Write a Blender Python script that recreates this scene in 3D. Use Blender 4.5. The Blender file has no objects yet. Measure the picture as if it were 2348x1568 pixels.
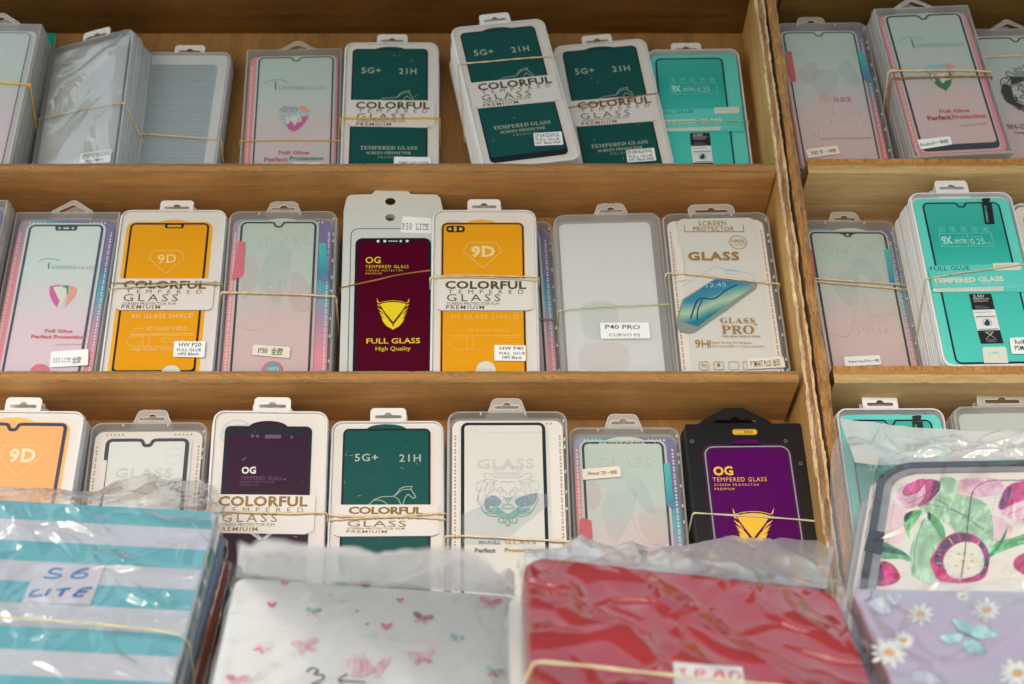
import bpy, math, random
from mathutils import Vector, Matrix, noise
from mathutils.geometry import tessellate_polygon
random.seed(7)
R = math.radians
scn = bpy.context.scene
COL = scn.collection

# ------------------------------------------------------------------ camera, sky, sun, exposure
# Everything is built in the frame of the display crate (X along the shelves, Z up its back panel,
# Y into it, metres) and then reclined by RECLINE degrees, the way the crate lies on the stall.
RECLINE = 50.0
WORLD = Matrix.Rotation(R(-RECLINE), 4, 'X')
FPX, TH, DIST = 3261.0, R(29), 1.25              # focal length in photo units, view angle, distance
CT, ST = math.cos(TH), math.sin(TH)
CAMP = Vector((0, -DIST * CT, -DIST * ST))
cam_d = bpy.data.cameras.new("camera")
cam = bpy.data.objects.new("camera", cam_d)
COL.objects.link(cam)
cam_d.sensor_width = 36
cam_d.lens = 36 * FPX / 2348
cam_d.clip_start, cam_d.clip_end = 0.02, 200
cam_d.dof.use_dof = True
cam_d.dof.focus_distance = 1.235
cam_d.dof.aperture_fstop = 6.3
cam_m = Matrix(((1, 0, 0, CAMP.x), (0, -ST, -CT, CAMP.y), (0, CT, -ST, CAMP.z), (0, 0, 0, 1)))
cam.matrix_world = WORLD @ cam_m
scn.camera = cam

SUN_EL, SUN_AZ = R(54), R(200)                   # azimuth clockwise from +Y
world = bpy.data.worlds.new("World")
scn.world = world
world.use_nodes = True
wn = world.node_tree
wn.nodes.clear()
w_out = wn.nodes.new("ShaderNodeOutputWorld")
w_bg = wn.nodes.new("ShaderNodeBackground")
w_sky = wn.nodes.new("ShaderNodeTexSky")
w_sky.sky_type = 'NISHITA'
w_sky.sun_disc = False
w_sky.sun_elevation, w_sky.sun_rotation = SUN_EL, SUN_AZ
w_sky.dust_density, w_sky.air_density, w_sky.ozone_density = 5.0, 2.6, 2.4      # thick bright haze
w_bg.inputs['Strength'].default_value = 0.15
wn.links.new(w_sky.outputs[0], w_bg.inputs[0])
wn.links.new(w_bg.outputs[0], w_out.inputs[0])
sun_d = bpy.data.lights.new("sun", 'SUN')
sun_d.energy = 0.52
sun_d.angle = R(24)
sun_d.color = (1.0, 0.98, 0.95)
sun = bpy.data.objects.new("sun", sun_d)
COL.objects.link(sun)
sdir = Vector((math.sin(SUN_AZ) * math.cos(SUN_EL), math.cos(SUN_AZ) * math.cos(SUN_EL), math.sin(SUN_EL)))
sun.rotation_euler = sdir.to_track_quat('Z', 'Y').to_euler()
sun.location = sdir * 3
scn.view_settings.view_transform = 'Standard'
scn.view_settings.look = 'None'
scn.view_settings.exposure = 0.60
scn.view_settings.gamma = 1.0
scn.render.engine = 'CYCLES'
scn.cycles.transparent_max_bounces = 16
scn.cycles.max_bounces = 8
scn.cycles.use_denoising = True
scn.cycles.caustics_reflective = False
scn.cycles.caustics_refractive = False

# ------------------------------------------------------------------ materials
MATS = {}


def srgb(r, g, b, k=1.0):
    f = lambda c: ((c / 255 + 0.055) / 1.055) ** 2.4 if c > 10 else c / 255 / 12.92
    return (f(r) * k, f(g) * k, f(b) * k)


def newmat(name):
    m = bpy.data.materials.new(name)
    m.use_nodes = True
    nt = m.node_tree
    nt.nodes.clear()
    out = nt.nodes.new("ShaderNodeOutputMaterial")
    MATS[name] = m
    return m, nt, out


def N(nt, typ, **k):
    n = nt.nodes.new(typ)
    for a, b in k.items():
        if a.startswith('i_'):
            n.inputs[a[2:].replace('_', ' ')].default_value = b
        else:
            setattr(n, a, b)
    return n


def principled(nt, col, rough, spec=0.5, metal=0.0, coat=0.0):
    p = nt.nodes.new("ShaderNodeBsdfPrincipled")
    p.inputs['Base Color'].default_value = (*col, 1)
    p.inputs['Roughness'].default_value = rough
    p.inputs['Specular IOR Level'].default_value = spec
    p.inputs['Metallic'].default_value = metal
    p.inputs['Coat Weight'].default_value = coat
    return p


def mat(name, col, rough=0.5, spec=0.4, metal=0.0, coat=0.0, vary=0.06, scale=60, bump=0.0, bscale=300, seeth=0.0):
    """plain surface with a little procedural unevenness; seeth = share that lets light straight through"""
    m, nt, out = newmat(name)
    p = principled(nt, col, rough, spec, metal, coat)
    tc = N(nt, "ShaderNodeTexCoord")
    nz = N(nt, "ShaderNodeTexNoise", i_Scale=scale, i_Detail=3.0)
    nt.links.new(tc.outputs['Object'], nz.inputs['Vector'])
    mx = N(nt, "ShaderNodeMix", data_type='RGBA')
    mx.inputs[6].default_value = (*[c * (1 - vary) for c in col], 1)
    mx.inputs[7].default_value = (*[min(1, c * (1 + vary)) for c in col], 1)
    nt.links.new(nz.outputs['Fac'], mx.inputs[0])
    nt.links.new(mx.outputs[2], p.inputs['Base Color'])
    if bump:
        n2 = N(nt, "ShaderNodeTexNoise", i_Scale=bscale, i_Detail=2.0)
        nt.links.new(tc.outputs['Object'], n2.inputs['Vector'])
        b = N(nt, "ShaderNodeBump", i_Strength=bump, i_Distance=0.001)
        nt.links.new(n2.outputs['Fac'], b.inputs['Height'])
        nt.links.new(b.outputs[0], p.inputs['Normal'])
    sh = p.outputs[0]
    if seeth:
        tr = N(nt, "ShaderNodeBsdfTransparent")
        ms = N(nt, "ShaderNodeMixShader")
        ms.inputs[0].default_value = 1 - seeth
        nt.links.new(tr.outputs[0], ms.inputs[1])
        nt.links.new(sh, ms.inputs[2])
        sh = ms.outputs[0]
    nt.links.new(sh, out.inputs[0])
    return m


def film(name, gloss, rough, veil, veilcol=(.8, .82, .84), bump=0.4, bscale=14, blend=0.25, stretch=(1, 1, 1), detail=2.0, dist=0.004):
    """clear plastic film: see-through + sharp reflections + faint milky veil, wavy surface"""
    m, nt, out = newmat(name)
    tc = N(nt, "ShaderNodeTexCoord")
    mp = N(nt, "ShaderNodeMapping")
    mp.inputs['Scale'].default_value = stretch
    nt.links.new(tc.outputs['Object'], mp.inputs[0])
    nz = N(nt, "ShaderNodeTexNoise", i_Scale=bscale, i_Detail=detail, i_Distortion=0.6)
    nt.links.new(mp.outputs[0], nz.inputs['Vector'])
    b = N(nt, "ShaderNodeBump", i_Strength=bump, i_Distance=dist)
    nt.links.new(nz.outputs['Fac'], b.inputs['Height'])
    gl = N(nt, "ShaderNodeBsdfGlossy", i_Roughness=rough)
    gl.inputs[0].default_value = (1, 1, 1, 1)
    df = N(nt, "ShaderNodeBsdfDiffuse")
    df.inputs[0].default_value = (*veilcol, 1)
    tr = N(nt, "ShaderNodeBsdfTransparent")
    nt.links.new(b.outputs[0], gl.inputs['Normal'])
    m1 = N(nt, "ShaderNodeMixShader")
    m1.inputs[0].default_value = veil
    tl = N(nt, "ShaderNodeBsdfTranslucent")
    tl.inputs[0].default_value = (*veilcol, 1)
    md = N(nt, "ShaderNodeMixShader")
    md.inputs[0].default_value = 0.5
    nt.links.new(df.outputs[0], md.inputs[1])
    nt.links.new(tl.outputs[0], md.inputs[2])
    nt.links.new(tr.outputs[0], m1.inputs[1])
    nt.links.new(md.outputs[0], m1.inputs[2])
    lw = N(nt, "ShaderNodeFresnel", i_IOR=1.45)
    nt.links.new(b.outputs[0], lw.inputs['Normal'])
    mm = N(nt, "ShaderNodeMath", operation='MULTIPLY')
    mm.inputs[1].default_value = gloss
    mm.use_clamp = True
    nt.links.new(lw.outputs[0], mm.inputs[0])
    mc = N(nt, "ShaderNodeMath", operation='MINIMUM')
    mc.inputs[1].default_value = 0.36
    nt.links.new(mm.outputs[0], mc.inputs[0])
    m2 = N(nt, "ShaderNodeMixShader")
    nt.links.new(mc.outputs[0], m2.inputs[0])
    nt.links.new(m1.outputs[0], m2.inputs[1])
    nt.links.new(gl.outputs[0], m2.inputs[2])
    nt.links.new(m2.outputs[0], out.inputs[0])
    return m


def wood(name, dark, light, knot=0.5, along='X', rough=0.6, scale=1.0, off=0.0):
    m, nt, out = newmat(name)
    tc = N(nt, "ShaderNodeTexCoord")
    mp = N(nt, "ShaderNodeMapping")
    s = {'X': (5, 70, 70), 'Z': (70, 70, 5), 'S': (220, 220, 38)}[along]
    mp.inputs['Scale'].default_value = [a * scale for a in s]
    mp.inputs['Location'].default_value = (off, off * .7, off * .3)
    nt.links.new(tc.outputs['Object'], mp.inputs[0])
    nz = N(nt, "ShaderNodeTexNoise", i_Scale=1.0, i_Detail=6.0, i_Roughness=0.6, i_Distortion=0.7)
    nt.links.new(mp.outputs[0], nz.inputs['Vector'])
    fine = N(nt, "ShaderNodeMapping")
    s2 = {'X': (60, 1100, 1100), 'Z': (1100, 1100, 60), 'S': (1100, 1100, 160)}[along]
    fine.inputs['Scale'].default_value = s2
    nt.links.new(tc.outputs['Object'], fine.inputs[0])
    nf = N(nt, "ShaderNodeTexNoise", i_Scale=1.0, i_Detail=2.0)
    nt.links.new(fine.outputs[0], nf.inputs['Vector'])
    cl = N(nt, "ShaderNodeTexNoise", i_Scale=9.0, i_Detail=3.0)
    nt.links.new(tc.outputs['Object'], cl.inputs['Vector'])
    r = N(nt, "ShaderNodeValToRGB")
    r.color_ramp.elements[0].position = 0.12
    r.color_ramp.elements[1].position = 0.88
    r.color_ramp.elements[0].color = (*dark, 1)
    r.color_ramp.elements[1].color = (*light, 1)
    a1 = N(nt, "ShaderNodeMath", operation='MULTIPLY_ADD')
    nt.links.new(nf.outputs['Fac'], a1.inputs[0])
    a1.inputs[1].default_value = 0.35
    nt.links.new(nz.outputs['Fac'], a1.inputs[2])
    a2 = N(nt, "ShaderNodeMath", operation='MULTIPLY_ADD')
    nt.links.new(cl.outputs['Fac'], a2.inputs[0])
    a2.inputs[1].default_value = knot
    nt.links.new(a1.outputs[0], a2.inputs[2])
    a3 = N(nt, "ShaderNodeMath", operation='SUBTRACT')
    nt.links.new(a2.outputs[0], a3.inputs[0])
    a3.inputs[1].default_value = 0.175 + knot * .5
    nt.links.new(a3.outputs[0], r.inputs[0])
    fl = N(nt, "ShaderNodeMapping")
    fl.inputs['Scale'].default_value = {'X': (70, 520, 520), 'Z': (520, 520, 70), 'S': (500, 500, 90)}[along]
    nt.links.new(tc.outputs['Object'], fl.inputs[0])
    fn = N(nt, "ShaderNodeTexNoise", i_Scale=1.0, i_Detail=2.0)
    nt.links.new(fl.outputs[0], fn.inputs['Vector'])
    fr = N(nt, "ShaderNodeMapRange")
    fr.inputs['From Min'].default_value = 0.60
    fr.inputs['From Max'].default_value = 0.72
    fr.inputs['To Max'].default_value = 0.28
    nt.links.new(fn.outputs['Fac'], fr.inputs[0])
    fd = N(nt, "ShaderNodeMapRange")
    fd.inputs['From Min'].default_value = 0.38
    fd.inputs['From Max'].default_value = 0.30
    fd.inputs['To Max'].default_value = 0.28
    nt.links.new(fn.outputs['Fac'], fd.inputs[0])
    k1 = N(nt, "ShaderNodeMix", data_type='RGBA')
    nt.links.new(fr.outputs[0], k1.inputs[0])
    nt.links.new(r.outputs[0], k1.inputs[6])
    k1.inputs[7].default_value = (*[min(.8, c * 1.45) for c in light], 1)
    k2 = N(nt, "ShaderNodeMix", data_type='RGBA')
    nt.links.new(fd.outputs[0], k2.inputs[0])
    nt.links.new(k1.outputs[2], k2.inputs[6])
    k2.inputs[7].default_value = (*[c * .55 for c in dark], 1)
    p = principled(nt, light, rough, 0.25)
    nt.links.new(k2.outputs[2], p.inputs['Base Color'])
    b = N(nt, "ShaderNodeBump", i_Strength=0.9 if along == 'S' else 0.35, i_Distance=0.002 if along == 'S' else 0.0006)
    nt.links.new((nz if along == 'S' else nf).outputs['Fac'], b.inputs['Height'])
    nt.links.new(b.outputs[0], p.inputs['Normal'])
    nt.links.new(p.outputs[0], out.inputs[0])
    return m


def ramp(name, stops, rough=0.35, axis='Z', distort=0.25, nscale=14, coat=0.0, H=0.18, spec=0.4, axis2=0.0):
    """a print whose colour runs across the sheet (stops: position 0..1 -> colour)"""
    m, nt, out = newmat(name)
    tc = N(nt, "ShaderNodeTexCoord")
    sp = N(nt, "ShaderNodeSeparateXYZ")
    nt.links.new(tc.outputs['Object'], sp.inputs[0])
    nz = N(nt, "ShaderNodeTexNoise", i_Scale=nscale, i_Detail=1.5)
    nt.links.new(tc.outputs['Object'], nz.inputs['Vector'])
    s = N(nt, "ShaderNodeMath", operation='MULTIPLY')
    s.inputs[1].default_value = 1 / H
    nt.links.new(sp.outputs[axis], s.inputs[0])
    if axis2:
        s1 = N(nt, "ShaderNodeMath", operation='MULTIPLY_ADD')
        s1.inputs[1].default_value = axis2 / H
        nt.links.new(sp.outputs['X'], s1.inputs[0])
        nt.links.new(s.outputs[0], s1.inputs[2])
        s = s1
    s2 = N(nt, "ShaderNodeMath", operation='MULTIPLY_ADD')
    nt.links.new(nz.outputs['Fac'], s2.inputs[0])
    s2.inputs[1].default_value = distort
    nt.links.new(s.outputs[0], s2.inputs[2])
    s3 = N(nt, "ShaderNodeMath", operation='SUBTRACT')
    nt.links.new(s2.outputs[0], s3.inputs[0])
    s3.inputs[1].default_value = distort * .5
    r = N(nt, "ShaderNodeValToRGB")
    el = r.color_ramp.elements
    while len(el) < len(stops):
        el.new(0.5)
    for e, (p_, c_) in zip(el, stops):
        e.position = p_
        e.color = (*c_, 1)
    nt.links.new(s3.outputs[0], r.inputs[0])
    p = principled(nt, stops[0][1], rough, spec, 0, coat)
    nt.links.new(r.outputs[0], p.inputs['Base Color'])
    nt.links.new(p.outputs[0], out.inputs[0])
    return m




def paint(name, c1, c2, c3):
    """watercolour-like print: three tones flowing into one another"""
    m, nt, out = newmat(name)
    tc = N(nt, "ShaderNodeTexCoord")
    mp = N(nt, "ShaderNodeMapping")
    mp.inputs['Rotation'].default_value = (0, .6, 0)
    mp.inputs['Scale'].default_value = (90, 90, 34)
    nt.links.new(tc.outputs['Object'], mp.inputs[0])
    nz = N(nt, "ShaderNodeTexNoise", i_Scale=1.0, i_Detail=4.0, i_Distortion=1.6)
    nt.links.new(mp.outputs[0], nz.inputs['Vector'])
    r = N(nt, "ShaderNodeValToRGB")
    el = r.color_ramp.elements
    el.new(0.5)
    for e, (p_, c_) in zip(el, ((.34, c1), (.5, c2), (.66, c3))):
        e.position = p_
        e.color = (*c_, 1)
    nt.links.new(nz.outputs['Fac'], r.inputs[0])
    p = principled(nt, c2, .45, .4)
    nt.links.new(r.outputs[0], p.inputs['Base Color'])
    nt.links.new(p.outputs[0], out.inputs[0])


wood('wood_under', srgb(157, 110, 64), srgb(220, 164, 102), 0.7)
wood('wood_top_under_shaded', srgb(74, 46, 16), srgb(119, 80, 35), 0.9, off=3.1)  # wood_under darkened: the shade below the top board is in the colour
wood('wood_back', srgb(123, 85, 44), srgb(168, 125, 76), 0.5, along='Z')
wood('wood_grey_under', srgb(169, 140, 99), srgb(228, 195, 145), 0.7, off=1.7)
wood('wood_olive_shaded', srgb(81, 62, 29), srgb(127, 98, 49), 0.9, off=5.2)  # greyer crate's top underside, its shade put into a darker wood tone
wood('wood_side', srgb(177, 124, 71), srgb(232, 189, 124), 0.8, along='Z')
wood('wood_rough_side', srgb(148, 114, 69), srgb(229, 200, 144), 1.4, along='Z', rough=.85, scale=.8)
wood('ply_orange', srgb(148, 95, 49), srgb(188, 137, 78), 0.4)
wood('ply_grey', srgb(106, 85, 55), srgb(157, 132, 90), 0.6, rough=.9, scale=3)
wood('ply_pale', srgb(149, 123, 81), srgb(200, 176, 125), 0.6, rough=.9, scale=2)
wood('splinter_pale', srgb(140, 98, 54), srgb(250, 224, 184), 0.5, along='S', rough=.9, scale=1)
wood('splinter_grey', srgb(70, 50, 32), srgb(186, 158, 124), 0.5, along='S', rough=.9, scale=1)
wood('splinter_brown', srgb(90, 54, 24), srgb(214, 158, 98), 0.5, along='S', rough=.9, scale=1)

mat('white_plastic', (.74, .74, .77), .35, .5, vary=.03, seeth=.0)
mat('milky_plastic', (.66, .68, .72), .3, .5, vary=.05, seeth=.25)
mat('white_rim', (.80, .80, .84), .3, .5, vary=.03, seeth=.06)
mat('clear_rim', (.62, .60, .60), .22, .6, vary=.05, seeth=.55)
mat('clear_tab', (.66, .64, .63), .25, .6, vary=.05, seeth=.62)
mat('clear_edge', (.78, .78, .80), .2, .7, vary=.05, seeth=.3)
mat('white_card', (.74, .70, .68), .6, .3, vary=.03, scale=30)
mat('grey_card', (.54, .56, .56), .55, .3, vary=.03, scale=30)
mat('band_white', (.76, .73, .72), .5, .35, vary=.02)
mat('sticker_white', (.80, .81, .84), .45, .4, vary=.02)
mat('sticker_cream', (.72, .64, .56), .6, .3, vary=.03)
mat('ink_black', (.012, .013, .018), .4, .4)
mat('border_black', (.006, .010, .020), .4, .15)
mat('border_blue', (.03, .045, .09), .25, .5)
mat('foil_gold', srgb(128, 96, 30), .42, .5, metal=.35, vary=.45, scale=45)
mat('foil_dark', srgb(92, 76, 38), .4, .5, metal=.25, vary=.35, scale=45)
mat('print_gold', srgb(178, 146, 84), .5, .4, metal=.15, vary=.12, scale=60)
mat('gold_deep', srgb(160, 124, 62), .5, .4, metal=.15, vary=.12, scale=60)
mat('green_glass', (.0015, .078, .074), .35, .12, vary=.08, scale=25)
mat('print_sage', srgb(168, 186, 170), .5)
mat('print_sage_dim', srgb(112, 150, 140), .5)
mat('yellow_glass', srgb(232, 160, 6), .35, .12, vary=.05, scale=20)
mat('yellow_card', srgb(240, 172, 24), .4, .4)
mat('print_yellow_pale', srgb(238, 214, 150), .5)
mat('print_yellow_mid', srgb(236, 190, 84), .5)
mat('orange_glass', srgb(236, 172, 112), .35, .12, vary=.05, scale=20)
mat('orange_card', srgb(246, 180, 108), .4, .4)
mat('print_orange_pale', srgb(250, 218, 180), .5)
mat('purple_glass', srgb(46, 8, 46), .35, .12, vary=.15, scale=40)
mat('maroon_glass', srgb(74, 0, 30), .35, .12, vary=.1, scale=40)
mat('violet_glass', srgb(78, 6, 84), .35, .12, vary=.1, scale=20)
mat('print_purple_dim', srgb(110, 60, 108), .5)
mat('print_white', srgb(222, 220, 222), .5)
mat('print_yellow', srgb(222, 196, 20), .45)
mat('print_yellow_gold', srgb(226, 178, 50), .45)
mat('black_box', (.006, .006, .008), .35, .4)
mat('grey_line', srgb(150, 150, 156), .35, .5, metal=.2)
mat('black_line', (.01, .01, .014), .4)
ramp('turq_glass', [(0, srgb(84, 206, 196)), (.45, srgb(66, 198, 188)), (.75, srgb(40, 172, 164)), (1, srgb(66, 182, 172))], .2, distort=.1)
mat('turq_card', srgb(98, 214, 206), .35, .45, vary=.04)
mat('turq_band', srgb(92, 210, 206), .4, .4, vary=.03)
mat('print_turq_pale', srgb(160, 224, 216), .5)
mat('print_turq_mid', srgb(120, 206, 198), .5)
mat('frost_blank', srgb(202, 208, 208), .28, .5, vary=.05, scale=20)
mat('frost_white', srgb(226, 228, 232), .35, .4, vary=.03, scale=20, bump=.15, bscale=60)
mat('frost_blue', srgb(156, 178, 190), .35, .45, vary=.05, scale=30)
mat('frost_blue_light', srgb(176, 196, 206), .4, .4, vary=.05, scale=30)
ramp('glass_frosted', [(0, srgb(212, 196, 204)), (.45, srgb(214, 200, 204)), (.62, srgb(202, 210, 210)), (.8, srgb(192, 212, 206)), (1, srgb(196, 210, 204))], .3, distort=.3, nscale=18)
ramp('glass_frosted_pink', [(0, srgb(210, 180, 184)), (.35, srgb(214, 190, 192)), (.6, srgb(196, 200, 200)), (.8, srgb(182, 204, 198)), (1, srgb(190, 200, 192))], .3, distort=.45, nscale=22)
ramp('glass_pinkwhite', [(0, srgb(224, 204, 220)), (.35, srgb(226, 206, 222)), (.6, srgb(206, 222, 224)), (1, srgb(206, 222, 224))], .28, distort=.3)
mat('glass_white', srgb(220, 222, 222), .3, .45, vary=.03, scale=20)
mat('glass_whitewarm', srgb(214, 213, 210), .3, .45, vary=.03, scale=20)
ramp('holo_card', [(0, srgb(228, 143, 155)), (.42, srgb(225, 141, 159)), (.62, srgb(173, 140, 173)), (.80, srgb(74, 165, 188)), (.93, srgb(82, 112, 165)), (1, srgb(115, 105, 158))], .4, distort=.12, axis2=1.2)
ramp('holo_card_b', [(0, srgb(214, 124, 135)), (.5, srgb(208, 115, 130)), (.72, srgb(181, 121, 153)), (.86, srgb(74, 150, 173)), (.95, srgb(97, 112, 165)), (1, srgb(120, 112, 158))], .4, distort=.12, axis2=1.2)
ramp('holo_tab', [(0, srgb(206, 90, 110)), (.52, srgb(196, 100, 130)), (.62, srgb(24, 130, 170)), (.72, srgb(20, 170, 180)), (1, srgb(100, 206, 200))], .35, distort=.04)
mat('tab_pink', srgb(220, 100, 124), .4)
mat('tab_rose', srgb(200, 84, 96), .4)
mat('pink_card', srgb(228, 140, 150), .45)
mat('print_tri', srgb(232, 224, 220), .5)
mat('ghost_pale', srgb(222, 224, 214), .4)
mat('ghost_teal', srgb(168, 206, 202), .35, seeth=.86)
mat('ghost_blue', srgb(176, 190, 206), .35, seeth=.78)
mat('ghost_pink', srgb(222, 180, 184), .35, seeth=.86)
mat('veil_pale', srgb(222, 224, 214), .4, seeth=.72)
mat('ghost_grey', srgb(190, 192, 192), .35, seeth=.78)
mat('ghost_line', srgb(160, 180, 184), .35, seeth=.86)
mat('print_rose', srgb(204, 100, 110), .45)
mat('print_berry', srgb(170, 50, 84), .45)
mat('print_magenta', srgb(206, 84, 156), .4)
mat('print_salmon', srgb(232, 160, 140), .4)
mat('print_leaf', srgb(70, 150, 96), .45)
mat('print_deepgreen', srgb(24, 116, 62), .45)
mat('print_tealblue', srgb(90, 160, 168), .4)
mat('print_steel', srgb(150, 176, 182), .45)
mat('print_slate', srgb(104, 120, 140), .45)
mat('print_sky', srgb(150, 200, 220), .4)
mat('stamp_grey', srgb(150, 164, 170), .5)
mat('green_board', srgb(0, 160, 124), .4)
ramp('phone_screen', [(0, srgb(160, 140, 200)), (.38, srgb(128, 120, 190)), (.5, srgb(40, 100, 150)), (.58, srgb(30, 130, 150)), (.66, srgb(170, 200, 170)), (.74, srgb(60, 140, 170)), (.9, srgb(40, 90, 150))], .25, distort=.12, nscale=26, axis='Z', H=.13, axis2=-.35)
mat('phone_body', srgb(140, 146, 140), .3, .5)
mat('phone_dark', srgb(40, 60, 90), .3, .5)
film('bag_film_soft', 1.6, .08, .07, (.9, .9, .9), bump=.3, bscale=24, detail=2, dist=.003)
film('cover_clear', .55, .05, .02, bump=.12, bscale=10)
film('cover_milky', .6, .12, .13, (.72, .74, .76), bump=.15, bscale=12)
film('cover_frost', .6, .22, .30, (.70, .70, .70), bump=.15, bscale=14)
film('bag_over_pack', 2.0, .08, .10, (.8, .82, .8), bump=1.0, bscale=16, detail=3, dist=.010)
film('bag_film', 2.2, .04, .04, (.9, .9, .9), bump=.35, bscale=26, detail=2, dist=.003)
film('bag_flap_film', 2.8, .06, .80, (.97, .97, .98), bump=.4, bscale=24, detail=2, dist=.003)
film('bag_thin', 1.2, .06, .22, (.9, .9, .92), bump=.4, bscale=24, detail=2, dist=.003)
mat('rubber_tan', srgb(224, 198, 160), .5, .35, vary=.2, scale=300)
mat('rubber_yellow', srgb(224, 176, 40), .4, .4, vary=.15, scale=300)
mat('rubber_ochre', srgb(150, 106, 52), .45, .4, vary=.15, scale=300)
mat('rubber_grey', srgb(196, 192, 160), .5, .35, vary=.2, scale=300)
mat('stripe_teal', srgb(98, 172, 186), .4, .4, vary=.03)
mat('stripe_grey', srgb(190, 194, 206), .4, .4, vary=.03)
mat('case_white', srgb(236, 238, 240), .4, .4, vary=.02)
mat('case_red', srgb(172, 6, 11), .4, .4, vary=.08, scale=12)
mat('case_dark_red', srgb(100, 20, 28), .5, .4)
mat('case_blue', srgb(132, 154, 182), .5, .4)
mat('case_dark', srgb(40, 30, 34), .5, .4)
mat('case_rust', srgb(150, 74, 60), .5, .4)
mat('case_green', srgb(60, 110, 60), .5, .4)
ramp('case_lilac', [(0, srgb(176, 168, 192)), (.5, srgb(172, 170, 192)), (.8, srgb(184, 168, 198)), (1, srgb(184, 184, 202))], .4, distort=.8, nscale=12, H=.25)
mat('case_piping', srgb(52, 52, 58), .5, .4, vary=.25, scale=80)
mat('case_strap', srgb(26, 30, 40), .6, .3)
mat('case_zip', srgb(140, 140, 152), .5, .5, vary=.2, scale=90)
mat('tulip_cream', srgb(236, 230, 224), .45)
mat('pages_grey', srgb(164, 164, 168), .5)
mat('marker_blue', srgb(52, 108, 176), .5)
mat('marker_red', srgb(222, 60, 70), .5)
mat('marker_black', srgb(24, 28, 36), .5)
mat('paper_note', srgb(200, 200, 212), .6)
for n_, c_ in dict(tulip_pink=(206, 66, 136), tulip_dark=(88, 26, 78), tulip_light=(232, 184, 210), tulip_magenta=(190, 30, 110),
                   leaf_pale=(164, 206, 172), leaf_mid=(96, 176, 118), leaf_dark=(44, 126, 84), leaf_deep=(34, 78, 76), centre_cream=(232, 230, 218),
                   bf_pink=(240, 196, 208), bf_rose=(226, 140, 166), bf_plum=(164, 84, 120), bf_teal=(150, 200, 200), bf_blue=(88, 130, 150),
                   daisy=(222, 228, 224), daisy_c=(222, 168, 70), bf_aqua=(166, 212, 218), bf_line=(70, 84, 110), bf_lav=(186, 190, 216),
                   heart=(220, 90, 120), stitch=(120, 110, 110), lid_grey=(120, 120, 124)).items():
    if n_.split('_')[0] in ('tulip', 'leaf', 'bf', 'daisy') and n_ != 'daisy_c':
        k_ = 1.22 if n_ not in ('tulip_dark', 'leaf_deep') else 1.7
        paint(n_, srgb(*[max(0, c - 26) for c in c_]), srgb(*c_), srgb(*[min(246, c * k_ + 10) for c in c_]))
    else:
        mat(n_, srgb(*c_), .45, .4, vary=.08, scale=40)
mat('zenith_shade_cloth', srgb(70, 66, 62), .8)
mat('lion_grey', srgb(168, 174, 180), .5)
mat('tulip_wash', srgb(238, 206, 214), .45, vary=.08, scale=50)
mat('lion_blue', srgb(116, 150, 172), .4, seeth=.45)
mat('lion_teal', srgb(120, 184, 176), .4, seeth=.55)
mat('lint', srgb(176, 176, 168), .7)
mat('table_bounce_cloth', srgb(206, 200, 190), .7)  # pale cloth tone, chosen to bounce light up onto the shelf undersides
mat('ground_grey', (.42, .41, .39), .8)


# ------------------------------------------------------------------ mesh building
class MB:
    def __init__(s):
        s.v, s.f, s.m, s.names = [], [], [], []

    def mi(s, name):
        if name not in s.names:
            s.names.append(name)
        return s.names.index(name)

    def add(s, vs, fs, m):
        o = len(s.v)
        s.v += [tuple(v) for v in vs]
        k = s.mi(m)
        for f in fs:
            s.f.append([i + o for i in f])
            s.m.append(k)

    def flat(s, loops, y, m):
        """2-D loops (x,z), the first outer, the rest holes -> face at depth y facing -Y"""
        tri = tessellate_polygon([[Vector((a, b, 0)) for a, b in l] for l in loops])
        pts = [(a, y, b) for l in loops for a, b in l]
        fs = []
        for t in tri:
            a, b, c = (pts[i] for i in t)
            ar = (b[0] - a[0]) * (c[2] - a[2]) - (c[0] - a[0]) * (b[2] - a[2])
            if abs(ar) < 1e-14:
                continue
            fs.append(t if ar > 0 else (t[0], t[2], t[1]))
        s.add(pts, fs, m)

    def wall(s, loop, y0, y1, m, flip=False, loop2=None):
        n = len(loop)
        l2 = loop2 or loop
        vs = [(a, y0, b) for a, b in loop] + [(a, y1, b) for a, b in l2]
        fs = []
        for i in range(n):
            j = (i + 1) % n
            f = (i, i + n, j + n, j)
            fs.append(f[::-1] if flip else f)
        s.add(vs, fs, m)

    def slab(s, loops, y0, y1, m, mside=None, back=True):
        s.flat(loops, y0, m)
        for l in loops:
            s.wall(l, y0, y1, mside or m)
        if back:
            s.flat(loops, y1, mside or m)

    def box(s, x0, x1, y0, y1, z0, z1, m):
        vs = [(x, y, z) for z in (z0, z1) for y in (y0, y1) for x in (x0, x1)]
        s.add(vs, [(0, 2, 3, 1), (4, 5, 7, 6), (0, 1, 5, 4), (2, 6, 7, 3), (0, 4, 6, 2), (1, 3, 7, 5)], m)

    def build(s, name, parent=None, matrix=None, smooth=False):
        me = bpy.data.meshes.new(name)
        me.from_pydata(s.v, [], s.f)
        for n in s.names:
            me.materials.append(MATS[n])
        me.polygons.foreach_set('material_index', s.m)
        if smooth:
            me.polygons.foreach_set('use_smooth', [True] * len(s.f))
        me.update()
        o = bpy.data.objects.new(name, me)
        COL.objects.link(o)
        if parent:
            o.parent = parent
        if matrix is not None:
            o.matrix_basis = matrix
        return o


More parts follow.
